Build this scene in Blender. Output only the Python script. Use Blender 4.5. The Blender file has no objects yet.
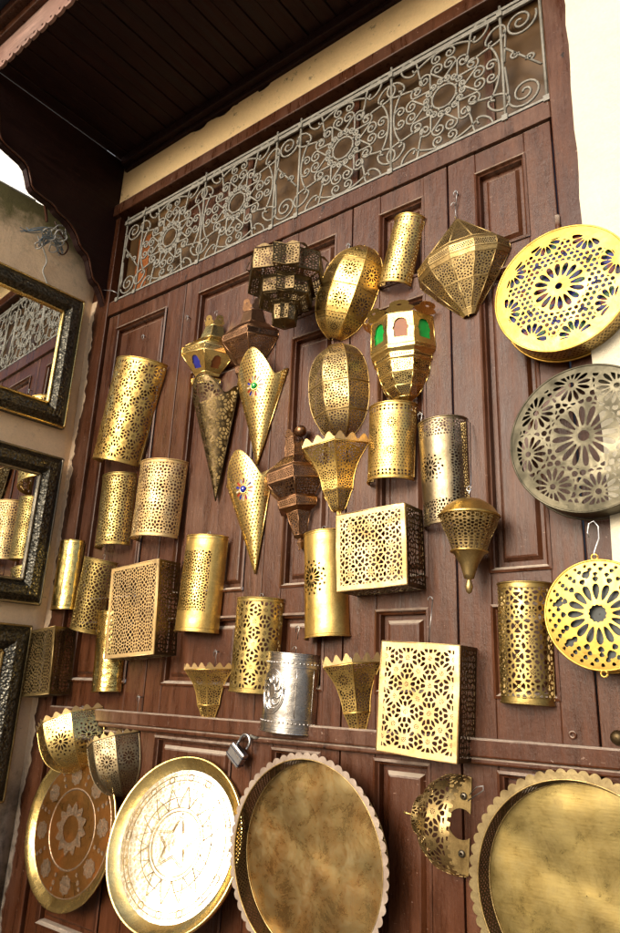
import bpy, math, random
import numpy as np
from mathutils import Matrix, Vector
PI = math.pi
rnd = random.Random(7)
S = bpy.context.scene
COL = S.collection

# ------------------------------------------------------------------ camera
PW, PH = 620.0, 933.0
CC = np.array([310.0, 466.5])
FPX = 705.81
EYE, CD = 1.6, 1.5                                   # eye height, distance to the door
RX = np.array([0.79200963, -0.15580929, -0.59029164])
RY = np.array([0.60928322, 0.26295435, 0.74808353])
RZ = np.array([0.03866139, -0.95214415, 0.30319436])
RM = np.array([RX, RY, RZ])
CAM = np.array([0, -CD, EYE])
cam = bpy.data.cameras.new('camera'); cam_o = bpy.data.objects.new('camera', cam); COL.objects.link(cam_o)
rt_, up_, bk_ = RM @ [1, 0, 0], RM @ [0, -1, 0], RM @ [0, 0, -1]
cam_o.matrix_world = Matrix(((rt_[0], up_[0], bk_[0], CAM[0]), (rt_[1], up_[1], bk_[1], CAM[1]), (rt_[2], up_[2], bk_[2], CAM[2]), (0, 0, 0, 1)))
cam.sensor_fit = 'VERTICAL'; cam.sensor_height = 36.0; cam.lens = FPX / PH * 36.0
cam.clip_start = 0.05; cam.clip_end = 500
S.camera = cam_o

# ------------------------------------------------------------------ sky, sun, exposure
SUN_EL, SUN_AZ = 20.0, 188.0                          # azimuth clockwise from +Y (door faces -Y)
w = bpy.data.worlds.new('World'); S.world = w; w.use_nodes = True
nt = w.node_tree; bg = nt.nodes['Background']
sky = nt.nodes.new('ShaderNodeTexSky'); sky.sky_type = 'NISHITA'; sky.sun_disc = False
sky.sun_elevation = math.radians(SUN_EL); sky.sun_rotation = math.radians(SUN_AZ)
sky.air_density = 0.8; sky.dust_density = 6.0; sky.ozone_density = 1.0
nt.links.new(sky.outputs[0], bg.inputs[0]); bg.inputs[1].default_value = 0.105
sun = bpy.data.lights.new('sun', 'SUN'); sun_o = bpy.data.objects.new('sun', sun); COL.objects.link(sun_o)
sun.energy = 1.5; sun.angle = math.radians(36); sun.color = (1.0, 0.95, 0.87)
el, az = math.radians(SUN_EL), math.radians(SUN_AZ)
sdir = Vector((math.sin(az) * math.cos(el), math.cos(az) * math.cos(el), math.sin(el)))
sun_o.rotation_euler = sdir.to_track_quat('Z', 'Y').to_euler(); sun_o.location = (0, -3, 6)
S.view_settings.view_transform = 'Standard'; S.view_settings.look = 'None'
S.view_settings.gamma = 1.0; S.view_settings.use_curve_mapping = False
S.view_settings.exposure = 0.90

# ------------------------------------------------------------------ photo measurements -> metres on the door wall
def ray(px, py): return RM @ np.array([(px - CC[0]) / FPX, (py - CC[1]) / FPX, 1.0])
def P(px, py, d=0.0):
    r = ray(px, py); t = (CD - d) / r[1]
    return CAM + r * t
def proj(p):
    q = RM.T @ (np.asarray(p) - CAM)
    return CC + FPX * q[:2] / q[2]
def depth(p): return (RM.T @ (np.asarray(p) - CAM))[2]
def on_plane(px, py, o, n):
    r = ray(px, py); t = (np.dot(n, np.asarray(o) - CAM)) / np.dot(n, r)
    return CAM + r * t

# ------------------------------------------------------------------ tagging
def empty(name, loc, ry=0.0, rot=None):
    o = bpy.data.objects.new(name, None); COL.objects.link(o); o.location = loc
    o.rotation_euler = rot if rot else (0, ry, 0); o.empty_display_size = 0.05
    return o
def tag(o, label=None, cat=None, group=None, kind=None):
    if label: o['label'] = label
    if cat: o['category'] = cat
    if group: o['group'] = group
    if kind: o['kind'] = kind
    return o

# ------------------------------------------------------------------ mesh builders
class MB:
    def __init__(s): s.v = []; s.f = []; s.n = 0; s.sm = []
    def add(s, verts, faces, smooth=False):
        b = s.n; s.v.extend([tuple(map(float, q)) for q in verts]); s.n += len(verts)
        s.f.extend([tuple(int(i) + b for i in f) for f in faces]); s.sm.extend([smooth] * len(faces))
    def box(s, x0, x1, y0, y1, z0, z1):
        v = [(x0, y0, z0), (x1, y0, z0), (x1, y1, z0), (x0, y1, z0), (x0, y0, z1), (x1, y0, z1), (x1, y1, z1), (x0, y1, z1)]
        s.add(v, [(0, 3, 2, 1), (4, 5, 6, 7), (0, 1, 5, 4), (1, 2, 6, 5), (2, 3, 7, 6), (3, 0, 4, 7)])
    def tube(s, pts, r, n=6, closed=False, caps=True):
        pts = [Vector(p) for p in pts]; m = len(pts)
        if m < 2: return
        rr = r if hasattr(r, '__len__') else [r] * m
        vs = []; prev = None
        for i, p in enumerate(pts):
            if closed: t = pts[(i + 1) % m] - pts[i - 1]
            else: t = pts[min(i + 1, m - 1)] - pts[max(i - 1, 0)]
            if t.length < 1e-9: t = Vector((0, 0, 1))
            t.normalize()
            if prev is None:
                a = Vector((0, 1, 0)) if abs(t.y) < .9 else Vector((1, 0, 0))
                prev = (a - t * a.dot(t)).normalized()
            else:
                prev = (prev - t * prev.dot(t))
                prev = prev.normalized() if prev.length > 1e-6 else Vector((1, 0, 0))
            b = t.cross(prev)
            for k in range(n):
                a = 2 * PI * k / n
                vs.append(p + (prev * math.cos(a) + b * math.sin(a)) * rr[i])
        fs = []
        for i in range(m if closed else m - 1):
            j = (i + 1) % m
            for k in range(n):
                fs.append((i * n + k, i * n + (k + 1) % n, j * n + (k + 1) % n, j * n + k))
        if caps and not closed:
            fs.append(tuple(range(n - 1, -1, -1))); fs.append(tuple((m - 1) * n + k for k in range(n)))
        s.add(vs, fs, True)
    def lathe(s, prof, n=32, c=(0, 0, 0), a0=0.0, a1=2 * PI, ky=1.0, axis='z', smooth=True):
        """prof: (h, r) pairs; axis 'z' upright, 'y' facing out of the wall (h measured outwards)"""
        full = abs(a1 - a0 - 2 * PI) < 1e-6; m = n if full else n + 1
        vs = []
        for h, r in prof:
            for k in range(m):
                a = a0 + (a1 - a0) * k / n
                if axis == 'z': vs.append((c[0] + r * math.cos(a), c[1] - ky * r * math.sin(a), c[2] + h))
                elif axis == 'x': vs.append((c[0] + h, c[1] - ky * r * math.sin(a), c[2] + r * math.cos(a)))
                else: vs.append((c[0] + r * math.cos(a), c[1] - h, c[2] + r * math.sin(a)))
        fs = []
        for i in range(len(prof) - 1):
            for k in range(n):
                k2 = (k + 1) % m if full else k + 1
                fs.append((i * m + k, i * m + k2, (i + 1) * m + k2, (i + 1) * m + k))
        s.add(vs, fs, smooth)
    def prism(s, poly, y0, y1, m=None):
        """poly in x,z extruded from y0 (front) to y1"""
        n = len(poly)
        v = [(x, y0, z) for x, z in poly] + [(x, y1, z) for x, z in poly]
        if m: v = [tuple(m @ Vector(q)) for q in v]
        f = [tuple(range(n)), tuple(range(2 * n - 1, n - 1, -1))]
        f += [(i, i + n, (i + 1) % n + n, (i + 1) % n) for i in range(n)]
        s.add(v, f)
    def march(s, fn, mp, nu, nv, U=(0, 1), V=(0, 1), smooth=False):
        """sheet with real holes: keep fn(u,v)>0, contour clipped; mp maps u,v to x,y,z"""
        u = np.linspace(U[0], U[1], nu + 1); v = np.linspace(V[0], V[1], nv + 1)
        UU, VV = np.meshgrid(u, v, indexing='ij')
        F = fn(UU, VV); F = np.where(np.abs(F) < 1e-9, 1e-9, F)
        ins = F > 0
        idc = -np.ones(F.shape, int); idc[ins] = np.arange(ins.sum()); cnt = int(ins.sum())
        us = [UU[ins]]; vs = [VV[ins]]
        h = ins[:-1, :] != ins[1:, :]; idh = -np.ones(h.shape, int); idh[h] = cnt + np.arange(h.sum()); cnt += int(h.sum())
        t = (F[:-1][h] / (F[:-1][h] - F[1:][h])); us.append(UU[:-1][h] + t * (UU[1:][h] - UU[:-1][h])); vs.append(VV[:-1][h])
        g = ins[:, :-1] != ins[:, 1:]; idg = -np.ones(g.shape, int); idg[g] = cnt + np.arange(g.sum()); cnt += int(g.sum())
        t = (F[:, :-1][g] / (F[:, :-1][g] - F[:, 1:][g])); us.append(UU[:, :-1][g]); vs.append(VV[:, :-1][g] + t * (VV[:, 1:][g] - VV[:, :-1][g]))
        X, Y, Z = mp(np.concatenate(us), np.concatenate(vs))
        X = X + 0 * Y + 0 * Z; Y = Y + 0 * X; Z = Z + 0 * X
        c = [ins[:-1, :-1], ins[1:, :-1], ins[1:, 1:], ins[:-1, 1:]]
        ci = [idc[:-1, :-1], idc[1:, :-1], idc[1:, 1:], idc[:-1, 1:]]
        ei = [idh[:, :-1], idg[1:, :], idh[:, 1:], idg[:-1, :]]
        code = c[0] * 1 + c[1] * 2 + c[2] * 4 + c[3] * 8
        faces = []
        for k in range(1, 16):
            m = code == k
            if not m.any(): continue
            cols = []
            for q in range(4):
                a, b = (k >> q) & 1, (k >> ((q + 1) % 4)) & 1
                if a: cols.append(ci[q][m])
                if a != b: cols.append(ei[q][m])
            faces.extend(map(tuple, np.stack(cols, 1).tolist()))
        b = s.n
        s.v.extend(zip(X.tolist(), Y.tolist(), Z.tolist())); s.n += len(X)
        s.f.extend([tuple(i + b for i in f) for f in faces]); s.sm.extend([smooth] * len(faces))
    def build(s, name, mat, parent=None, thick=0.0, bevel=0.0):
        me = bpy.data.meshes.new(name); me.from_pydata(s.v, [], s.f); me.validate(); me.update()
        if len(me.polygons) == len(s.sm): me.polygons.foreach_set('use_smooth', s.sm)
        o = bpy.data.objects.new(name, me); COL.objects.link(o)
        me.materials.append(mat)
        if parent: o.parent = parent
        if thick:
            so = o.modifiers.new('solid', 'SOLIDIFY'); so.thickness = thick * .65; so.offset = 0
        if bevel:
            bv = o.modifiers.new('bevel', 'BEVEL'); bv.width = bevel; bv.segments = 2; bv.limit_method = 'ANGLE'
        return o

# ------------------------------------------------------------------ materials
def nodes(name):
    m = bpy.data.materials.new(name); m.use_nodes = True
    n = m.node_tree; b = n.nodes['Principled BSDF']
    return m, n, b
def N(n, t, **kw):
    q = n.nodes.new(t)
    for k, v in kw.items():
        if k in q.inputs: q.inputs[k].default_value = v
        else: setattr(q, k, v)
    return q
def tex(n, scale=10, detail=4, rough=.6, coord='Object', stretch=None, kind='ShaderNodeTexNoise', dist=0.0):
    tc = N(n, 'ShaderNodeTexCoord'); src = tc.outputs[coord]
    if stretch:
        mp = N(n, 'ShaderNodeMapping'); mp.inputs['Scale'].default_value = stretch
        n.links.new(src, mp.inputs[0]); src = mp.outputs[0]
    t = N(n, kind, Scale=scale)
    if kind == 'ShaderNodeTexNoise':
        t.inputs['Detail'].default_value = detail; t.inputs['Roughness'].default_value = rough; t.inputs['Distortion'].default_value = dist
    n.links.new(src, t.inputs['Vector'])
    return t
def ramp(n, src, stops):
    r = N(n, 'ShaderNodeValToRGB'); e = r.color_ramp.elements
    while len(e) < len(stops): e.new(0.5)
    for i, (p, c) in enumerate(stops):
        e[i].position = p; e[i].color = (*c, 1) if len(c) == 3 else (c[0], c[0], c[0], 1)
    n.links.new(src, r.inputs[0]); return r.outputs[0]
def mix(n, fac, a, b, bt='MIX'):
    q = N(n, 'ShaderNodeMix', data_type='RGBA', blend_type=bt)
    if isinstance(fac, (int, float)): q.inputs[0].default_value = fac
    else: n.links.new(fac, q.inputs[0])
    for s_, i in ((a, 6), (b, 7)):
        if isinstance(s_, tuple): q.inputs[i].default_value = (*s_, 1)
        else: n.links.new(s_, q.inputs[i])
    return q.outputs[2]
def bump(n, b, h, strength=.3, dist=.002, prev=None):
    q = N(n, 'ShaderNodeBump'); q.inputs['Strength'].default_value = strength; q.inputs['Distance'].default_value = dist
    n.links.new(h, q.inputs['Height'])
    if prev: n.links.new(prev, q.inputs['Normal'])
    if b: n.links.new(q.outputs[0], b.inputs['Normal'])
    return q.outputs[0]
def metal(name, col, dark, rough=.3, tarn=.5, hammer=0.0, hscale=120, stain=14, metallic=1.0):
    m, n, b = nodes(name)
    b.inputs['Metallic'].default_value = metallic
    t = tex(n, stain, 6, .65, dist=.6)
    f = ramp(n, t.outputs[0], [(.5 - tarn * .25, (0.0,)), (.78 - tarn * .1, (1.0,))])
    c = mix(n, f, col, dark)
    sm_ = tex(n, 55, 8, .8, dist=.3)
    c = mix(n, ramp(n, sm_.outputs[0], [(.60, (0.0,)), (.66, (min(.9, tarn * 1.3),))]), c, tuple(x * .6 for x in dark))
    scq = tex(n, 14, 6, .8, stretch=(9, 9, .6))
    c = mix(n, ramp(n, scq.outputs[0], [(.52, (0.0,)), (.75, (.45 * tarn,))]), c, dark)
    fine = tex(n, 260, 3, .6)
    c = mix(n, ramp(n, fine.outputs[0], [(.45, (0.0,)), (.75, (.5,))]), c, dark)
    n.links.new(c, b.inputs['Base Color'])
    rr = ramp(n, t.outputs[0], [(.3, (rough * .75,)), (.75, (min(1, rough * 1.7),))])
    n.links.new(rr, b.inputs['Roughness'])
    p = bump(n, None, tex(n, 35, 3, .5).outputs[0], .25, .004)
    if hammer:
        v = tex(n, hscale, kind='ShaderNodeTexVoronoi')
        p = bump(n, None, v.outputs['Distance'], hammer, .003, p)
    bump(n, b, fine.outputs[0], .15, .001, p)
    return m
def plain(name, col, rough=.5, metallic=0.0, coat=0.0, noise=.25, scale=40, bmp=.2):
    m, n, b = nodes(name)
    t = tex(n, scale, 5, .6)
    d = tuple(c * (1 - noise) for c in col); l = tuple(min(1, c * (1 + noise)) for c in col)
    n.links.new(mix(n, t.outputs[0], d, l), b.inputs['Base Color'])
    b.inputs['Roughness'].default_value = rough; b.inputs['Metallic'].default_value = metallic
    b.inputs['Coat Weight'].default_value = coat
    if bmp: bump(n, b, t.outputs[0], bmp, .002)
    return m
def wood(name, col, stretch=(1, 1, 0.12), chip=(.32, .26, .22), chip_amt=.66, rough=.38, dust=.0):
    m, n, b = nodes(name)
    g = tex(n, 34, 10, .75, stretch=stretch)
    big = tex(n, 2.6, 6, .65, dist=.4)
    hi = tuple(c * 1.9 for c in col); lo = tuple(c * .42 for c in col)
    c = mix(n, ramp(n, g.outputs[0], [(.32, (0.0,)), (.68, (1.0,))]), lo, hi)
    c = mix(n, ramp(n, big.outputs[0], [(.36, (0.0,)), (.66, (.8,))]), c, tuple(x * y for x, y in zip(col, (.80, .62, .55))))
    worn = tex(n, 1.7, 4, .6)                           # patches where the paint has gone pale and scuffed
    wf = N(n, 'ShaderNodeMath', operation='MULTIPLY'); n.links.new(ramp(n, worn.outputs[0], [(.48, (0.0,)), (.70, (1.0,))]), wf.inputs[0]); n.links.new(ramp(n, g.outputs[0], [(.40, (.1,)), (.70, (.75,))]), wf.inputs[1])
    c = mix(n, wf.outputs[0], c, tuple(.55 * a_ + .45 * b_ for a_, b_ in zip(col, chip)))
    sp = tex(n, 55, 10, .8)
    c = mix(n, ramp(n, sp.outputs[0], [(chip_amt, (0.0,)), (chip_amt + .03, (.95,))]), c, chip)
    scr = tex(n, 60, 4, .6, stretch=(1, 1, 4))
    c = mix(n, ramp(n, scr.outputs[0], [(.69, (0.0,)), (.72, (.8,))]), c, chip)
    pit = tex(n, 30, 2, .5)
    c = mix(n, ramp(n, pit.outputs[0], [(.22, (1.0,)), (.27, (0.0,))]), c, tuple(x * .15 for x in col))
    if dust:                                            # dust lying on upward faces of the mouldings
        ge = N(n, 'ShaderNodeNewGeometry'); sx = N(n, 'ShaderNodeSeparateXYZ'); n.links.new(ge.outputs['Normal'], sx.inputs[0])
        dn = tex(n, 30, 6, .7)
        mu = N(n, 'ShaderNodeMath', operation='MULTIPLY'); n.links.new(sx.outputs[2], mu.inputs[0]); n.links.new(dn.outputs[0], mu.inputs[1])
        c = mix(n, ramp(n, mu.outputs[0], [(.06, (0.0,)), (.34, (dust,))]), c, (.42, .35, .28))
    b.inputs['Specular IOR Level'].default_value = .27
    n.links.new(c, b.inputs['Base Color'])
    n.links.new(ramp(n, g.outputs[0], [(.3, (rough * .6,)), (.75, (rough * 1.7,))]), b.inputs['Roughness'])
    p = bump(n, None, g.outputs[0], .55, .004)
    p = bump(n, None, big.outputs[0], .3, .012, p)
    bump(n, b, sp.outputs[0], .25, .003, p)
    return m
def plaster(name, col, dirt, moss=None, rough=.9, dirt_lo=.55):
    m, n, b = nodes(name)
    a = tex(n, 5, 10, .72); s2 = tex(n, 22, 12, .82)
    c = mix(n, ramp(n, a.outputs[0], [(.35, (0.0,)), (.75, (.8,))]), col, tuple(x * .78 for x in col))
    c = mix(n, ramp(n, s2.outputs[0], [(dirt_lo, (0.0,)), (dirt_lo + .05, (.9,))]), c, dirt)
    gr = tex(n, 120, 6, .8); c = mix(n, ramp(n, gr.outputs[0], [(.35, (.35,)), (.65, (0.0,))]), c, tuple(x * .6 for x in col))
    if moss:
        tc = N(n, 'ShaderNodeTexCoord'); sx = N(n, 'ShaderNodeSeparateXYZ'); n.links.new(tc.outputs['Object'], sx.inputs[0])
        zz = N(n, 'ShaderNodeMath', operation='ADD'); n.links.new(sx.outputs[2], zz.inputs[0])
        sc = N(n, 'ShaderNodeMath', operation='MULTIPLY'); n.links.new(a.outputs[0], sc.inputs[0]); sc.inputs[1].default_value = .5
        n.links.new(sc.outputs[0], zz.inputs[1])
        top = ramp(n, _sub(n, zz.outputs[0], 3.0), [(.47, (0.0,)), (.62, (.95,))])
        mc = mix(n, s2.outputs[0], (.05, .055, .015), (.22, .20, .07))
        c = mix(n, top, c, mc)
        inv = N(n, 'ShaderNodeMath', operation='SUBTRACT'); inv.inputs[0].default_value = 2.0; n.links.new(zz.outputs[0], inv.inputs[1])
        low = ramp(n, inv.outputs[0], [(.30, (0.0,)), (.62, (.9,))])
        lc = mix(n, ramp(n, tex(n, 9, 7, .7).outputs[0], [(.45, (0.0,)), (.58, (1.0,))]), (.26, .21, .17), (.03, .025, .02))
        c = mix(n, low, c, lc)
    n.links.new(c, b.inputs['Base Color']); b.inputs['Roughness'].default_value = rough
    p = bump(n, None, a.outputs[0], .5, .02); bump(n, b, s2.outputs[0], .5, .006, p)
    return m
def _sub(n, s_, k):
    q = N(n, 'ShaderNodeMath', operation='SUBTRACT'); n.links.new(s_, q.inputs[0]); q.inputs[1].default_value = k; return q.outputs[0]

M = {}
M['brass'] = metal('brass', (.84, .60, .20), (.38, .24, .07), .33, .4)
M['pale'] = metal('pale_brass', (.78, .58, .30), (.55, .38, .16), .46, .4)
M['shiny'] = metal('shiny_brass', (.95, .74, .28), (.62, .42, .12), .15, .3, hammer=.25, hscale=60)
M['discgold'] = metal('disc_gold', (.72, .47, .11), (.50, .30, .07), .40, .5)
M['discgrey'] = metal('disc_grey', (.12, .108, .075), (.06, .055, .038), .46, .5)
M['dull'] = metal('dull_gold', (.33, .27, .17), (.2, .15, .08), .36, .6)
M['olive'] = metal('olive_brass', (.62, .47, .17), (.24, .17, .06), .36, .7)
M['gold'] = metal('polished_brass', (.95, .74, .30), (.60, .40, .12), .22, .2)
M['hammer'] = metal('hammered_brass', (.92, .68, .24), (.48, .30, .08), .2, .3, hammer=.9, hscale=95)
M['old'] = metal('aged_brass', (.58, .43, .19), (.20, .13, .05), .40, .6)
M['dark'] = metal('dark_brass', (.19, .135, .065), (.05, .035, .02), .42, .7)
M['bronze'] = metal('bronze', (.44, .25, .13), (.10, .05, .03), .32, .7)
M['pewter'] = metal('pewter', (.40, .35, .26), (.22, .19, .14), .35, .5)
M['silver'] = metal('silver', (.74, .72, .70), (.22, .20, .18), .22, .5)
M['steel'] = metal('steel', (.62, .63, .65), (.3, .3, .32), .25, .2)
M['iron'] = plain('painted_iron', (.20, .19, .16), .5, .0, 0, .75, 45, .6)
M['wire'] = metal('wire', (.45, .45, .45), (.2, .2, .2), .35, .3)
M['patina'] = metal('patina', (.50, .27, .085), (.17, .15, .11), .42, 1.1, stain=9)
M['patina2'] = metal('yellow_patina', (.42, .32, .14), (.24, .17, .07), .46, .9, stain=11)
M['flange'] = metal('worn_flange', (.40, .33, .27), (.22, .16, .12), .5, .5, metallic=.6)
M['flange_y'] = metal('worn_yellow_flange', (.27, .215, .11), (.14, .10, .05), .42, .5)
M['door'] = wood('brown_door_paint', (.060, .0195, .0066), dust=1.0, chip=(.30, .20, .15), rough=.29, chip_amt=.665)
M['frame'] = wood('brown_frame_paint', (.058, .0185, .0062), chip_amt=.62, dust=.9, chip=(.30, .20, .15), rough=.30)
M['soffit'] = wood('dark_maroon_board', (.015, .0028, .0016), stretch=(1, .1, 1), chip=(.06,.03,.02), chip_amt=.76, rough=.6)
M['fascia'] = wood('worn_pink_board', (.27, .175, .145), stretch=(.12, 1, 1), chip=(.05, .02, .02), chip_amt=.66, rough=.6)
M['left'] = plaster('stained_plaster', (.92, .70, .47), (.12, .08, .05), moss=True, dirt_lo=.60)
M['right'] = plaster('cream_plaster', (.80, .74, .57), (.60, .50, .34), dirt_lo=.72)
M['strip'] = plaster('ochre_plaster', (.92, .68, .36), (.10, .05, .03), dirt_lo=.585)
M['mirror'], _n, _b = nodes('mirror_glass'); _b.inputs['Metallic'].default_value = 1; _b.inputs['Roughness'].default_value = .012; _b.inputs['Base Color'].default_value = (.82, .84, .84, 1)
M['repousse'] = metal('embossed_dark_metal', (.24, .225, .18), (.015, .014, .012), .30, .9, hammer=1.0, hscale=110, stain=90)
M['blue'] = plain('blue_glass', (.01, .02, .28), .08, coat=1, noise=.4)
M['green'] = plain('green_glass', (.01, .30, .05), .08, coat=1, noise=.5)
M['amber'] = plain('amber_glass', (.24, .075, .018), .35, coat=.0, noise=.4)
M['cable'] = plain('grey_cable', (.45, .45, .42), .6)
M['bluecable'] = plain('blue_cable', (.15, .20, .24), .5)
M['enamel'] = metal('red_copper_enamel', (.66, .38, .12), (.42, .15, .035), .28, .8, stain=9)
M['lace'] = metal('engraved_medallion', (.66, .55, .40), (.30, .14, .06), .35, .7, stain=120)
M['pane'] = plain('dusty_transom_board', (.10, .055, .022), .3, noise=.95, scale=7, coat=.3)
M['paving'] = plain('paving_stone', (.15, .13, .11), .85, noise=.35, scale=6, bmp=.5)
M['white'] = plain('white_wall', (.78, .77, .74), .9, noise=.06, scale=8)
M['grey'] = plain('grey_metal', (.40, .42, .43), .5, noise=.1)
M['dkblue'] = plain('dark_blue_board', (.012, .016, .035), .5)

# coloured glass mosaic behind the big disc
def mosaic():
    m, n, b = nodes('glass_mosaic')
    v = tex(n, 75, kind='ShaderNodeTexVoronoi')
    c = ramp(n, v.outputs['Color'], [(.0, (.006, .008, .09)), (.3, (.012, .02, .16)), (.45, (.012, .07, .02)), (.55, (.10, .01, .008)), (.68, (.02, .02, .04)), (.9, (.10, .09, .14))])
    for e in c.node.color_ramp.elements: pass
    c.node.color_ramp.interpolation = 'CONSTANT'
    n.links.new(c, b.inputs['Base Color']); b.inputs['Roughness'].default_value = .4; b.inputs['Specular IOR Level'].default_value = .2
    return m
M['mosaic'] = mosaic()

def plate(name, cols, rough=.29):
    m, n, b = nodes(name); b.inputs['Metallic'].default_value = 1.0
    a = tex(n, 6.5, 7, .7, dist=1.2); c2 = tex(n, 16, 9, .8, dist=.4); st = tex(n, 5, 9, .8, stretch=(2.2, 1, 1), dist=2.5)
    c = mix(n, ramp(n, a.outputs[0], [(.35, (0.0,)), (.62, (1.0,))]), cols[0], cols[1])
    c = mix(n, ramp(n, c2.outputs[0], [(.45, (0.0,)), (.68, (.85,))]), c, cols[2])
    c = mix(n, ramp(n, st.outputs[0], [(.56, (0.0,)), (.66, (.6,))]), c, cols[3])
    sp = tex(n, 70, 6, .75); c = mix(n, ramp(n, sp.outputs[0], [(.66, (0.0,)), (.70, (.8,))]), c, tuple(x * .35 for x in cols[2]))
    n.links.new(c, b.inputs['Base Color']); n.links.new(ramp(n, c2.outputs[0], [(.3, (rough * .6,)), (.75, (rough * 1.6,))]), b.inputs['Roughness'])
    p = bump(n, None, tex(n, 4, 2, .5).outputs[0], .6, .03)
    sc_ = tex(n, 90, 3, .6, stretch=(.25, 1, 2.5)); p = bump(n, None, sc_.outputs[0], .09, .001, p)
    v = tex(n, 55, kind='ShaderNodeTexVoronoi'); bump(n, b, v.outputs['Distance'], .05, .001, p)
    return m
M['plate_brown'] = plate('browned_tray_brass', [(.42, .31, .13), (.42, .23, .075), (.27, .23, .13), (.27, .13, .055)])
M['plate_yellow'] = plate('dulled_tray_brass', [(.28, .22, .085), (.24, .175, .06), (.17, .135, .06), (.13, .09, .035)], .32)

# engraved tray: concentric and star engraving by bump
def engraved(name, col, dark, nfold=8, rough=.16):
    m, n, b = nodes(name); b.inputs['Metallic'].default_value = 1
    tc = N(n, 'ShaderNodeTexCoord'); sx = N(n, 'ShaderNodeSeparateXYZ'); n.links.new(tc.outputs['Object'], sx.inputs[0])
    def mth(op, a, b_=None):
        q = N(n, 'ShaderNodeMath', operation=op)
        for i, x in enumerate((a, b_)):
            if x is None: continue
            if isinstance(x, (int, float)): q.inputs[i].default_value = x
            else: n.links.new(x, q.inputs[i])
        return q.outputs[0]
    X, Z = sx.outputs[0], sx.outputs[2]
    th = mth('ARCTAN2', Z, X); r = mth('SQRT', mth('ADD', mth('MULTIPLY', X, X), mth('MULTIPLY', Z, Z)))
    pet = mth('MULTIPLY', mth('COSINE', mth('MULTIPLY', th, nfold)), .022)
    rr = mth('ADD', r, pet)
    w1 = mth('SINE', mth('MULTIPLY', rr, 190.)); w2 = mth('SINE', mth('MULTIPLY', mth('SUBTRACT', r, mth('MULTIPLY', pet, .8)), 260.))
    pr = mth('MULTIPLY', mth('GREATER_THAN', mth('MULTIPLY', w1, w2), .25), 1.0)
    fl = tex(n, 70, 5, .7, dist=2.)
    h = mth('ADD', pr, mth('MULTIPLY', fl.outputs[0], .8))
    c = mix(n, ramp(n, h, [(.55, (0.0,)), (1.6 / 2.2, (.8,))]), col, dark)
    n.links.new(c, b.inputs['Base Color']); b.inputs['Roughness'].default_value = rough
    p = bump(n, None, tex(n, 9, 3, .5).outputs[0], .2, .012)
    bump(n, b, h, .3, .0012, p)
    return m
M['engraved'] = engraved('engraved_bright_brass', (1.0, .95, .82), (.78, .66, .42), rough=.19)
M['emboss_silver'] = engraved('embossed_silver', (.72, .70, .68), (.16, .14, .12), 12, .22)

# ------------------------------------------------------------------ pierced patterns (metres; >0 is metal)
def fold(U, V, cell):
    x = np.abs((U / cell) % 1.0 - .5); y = np.abs((V / cell) % 1.0 - .5)
    return np.maximum(x, y), np.minimum(x, y)
def kal(cell=.04, seed=1, n=6, wall=.06, near=.05, stars=True):
    """eightfold-mirrored strapwork: cell walls of mirrored seed points stay metal"""
    r = random.Random(seed); pts = []; dm = .16; k = 0
    while len(pts) < n:
        a, b = r.uniform(0, .5), r.uniform(0, .5); a, b = max(a, b), min(a, b); k += 1
        if k % 200 == 0: dm *= .93
        if b < near: b = 0
        if a > .5 - near: a = .5
        if (a - b) / 1.414 < near: a = b = (a + b) / 2
        if all((a - c) ** 2 + (b - d) ** 2 > dm * dm for c, d in pts): pts.append((a, b))
    full = set()
    for a, b in pts:
        for q in ((a, b), (b, a), (a, -b)): full.add((round(q[0], 5), round(q[1], 5)))
    for a, b in list(full): full.add((round(1 - a, 5), round(b, 5)))
    full = list(full)
    def f(U, V):
        x, y = fold(U, V, cell)
        D = np.partition(np.stack([np.hypot(x - a, y - b) for a, b in full]), 1, axis=0)
        m = (wall - (D[1] - D[0])) * cell * .5
        if stars:
            for o in (0, .5):
                X = ((U / cell + o) % 1.0 - .5); Y = ((V / cell + o) % 1.0 - .5); q = np.hypot(X, Y)
                if m[(q < .05)].size and m[(q < .05)].min() > 0:
                    m = np.minimum(m, np.minimum(np.hypot(X, Y) - .022, petals(X, Y, 8, .072, .034, .017)) * cell)
        return m
    return f
def petals(x, y, n, rc, hl, hw, ph=0.0):
    r = np.hypot(x, y); th = np.arctan2(y, x) + ph
    a = (th / (2 * PI / n)) % 1.0; a = (np.where(a > .5, a - 1, a)) * 2 * PI / n
    px, py = r * np.cos(a) - rc, r * np.sin(a)
    return (np.hypot(px / hl, py / (hw * (1 + .35 * px / hl))) - 1) * hw
def ring(x, y, n, rc, hr, ph=0.0): return petals(x, y, n, rc, hr, hr, ph)
def star(cell=.05, n=8, seed=9, m=9, wall=.052):
    k_ = kal(cell, 24, 5, .05)
    def f(U, V):
        g = k_(U, V)
        for o in (0, .5):
            x = ((U / cell + o) % 1.0 - .5) * cell; y = ((V / cell + o) % 1.0 - .5) * cell
            g = np.minimum(g, np.hypot(x, y) - cell * .035)
        return g
    return f
def dots(cell=.012, r=.0035):
    def f(U, V):
        row = np.floor(V / (cell * .866)); x = ((U / cell + .5 * (row % 2)) % 1.0 - .5) * cell
        y = (V / (cell * .866) % 1.0 - .5) * cell * .866
        return np.hypot(x, y) - r
    return f
def medal(cu, cv, R, n=12, inner=None):
    """rosette of petals and dots of radius R at cu,cv, solid outside"""
    def f(U, V):
        x, y = U - cu, V - cv
        m = np.hypot(x, y) - R * .12
        m = np.minimum(m, petals(x, y, n, R * .40, R * .19, R * .072))
        m = np.minimum(m, ring(x, y, n, R * .70, R * .075, PI / n))
        m = np.minimum(m, ring(x, y, n, R * .90, R * .075))
        return m
    return f
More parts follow.
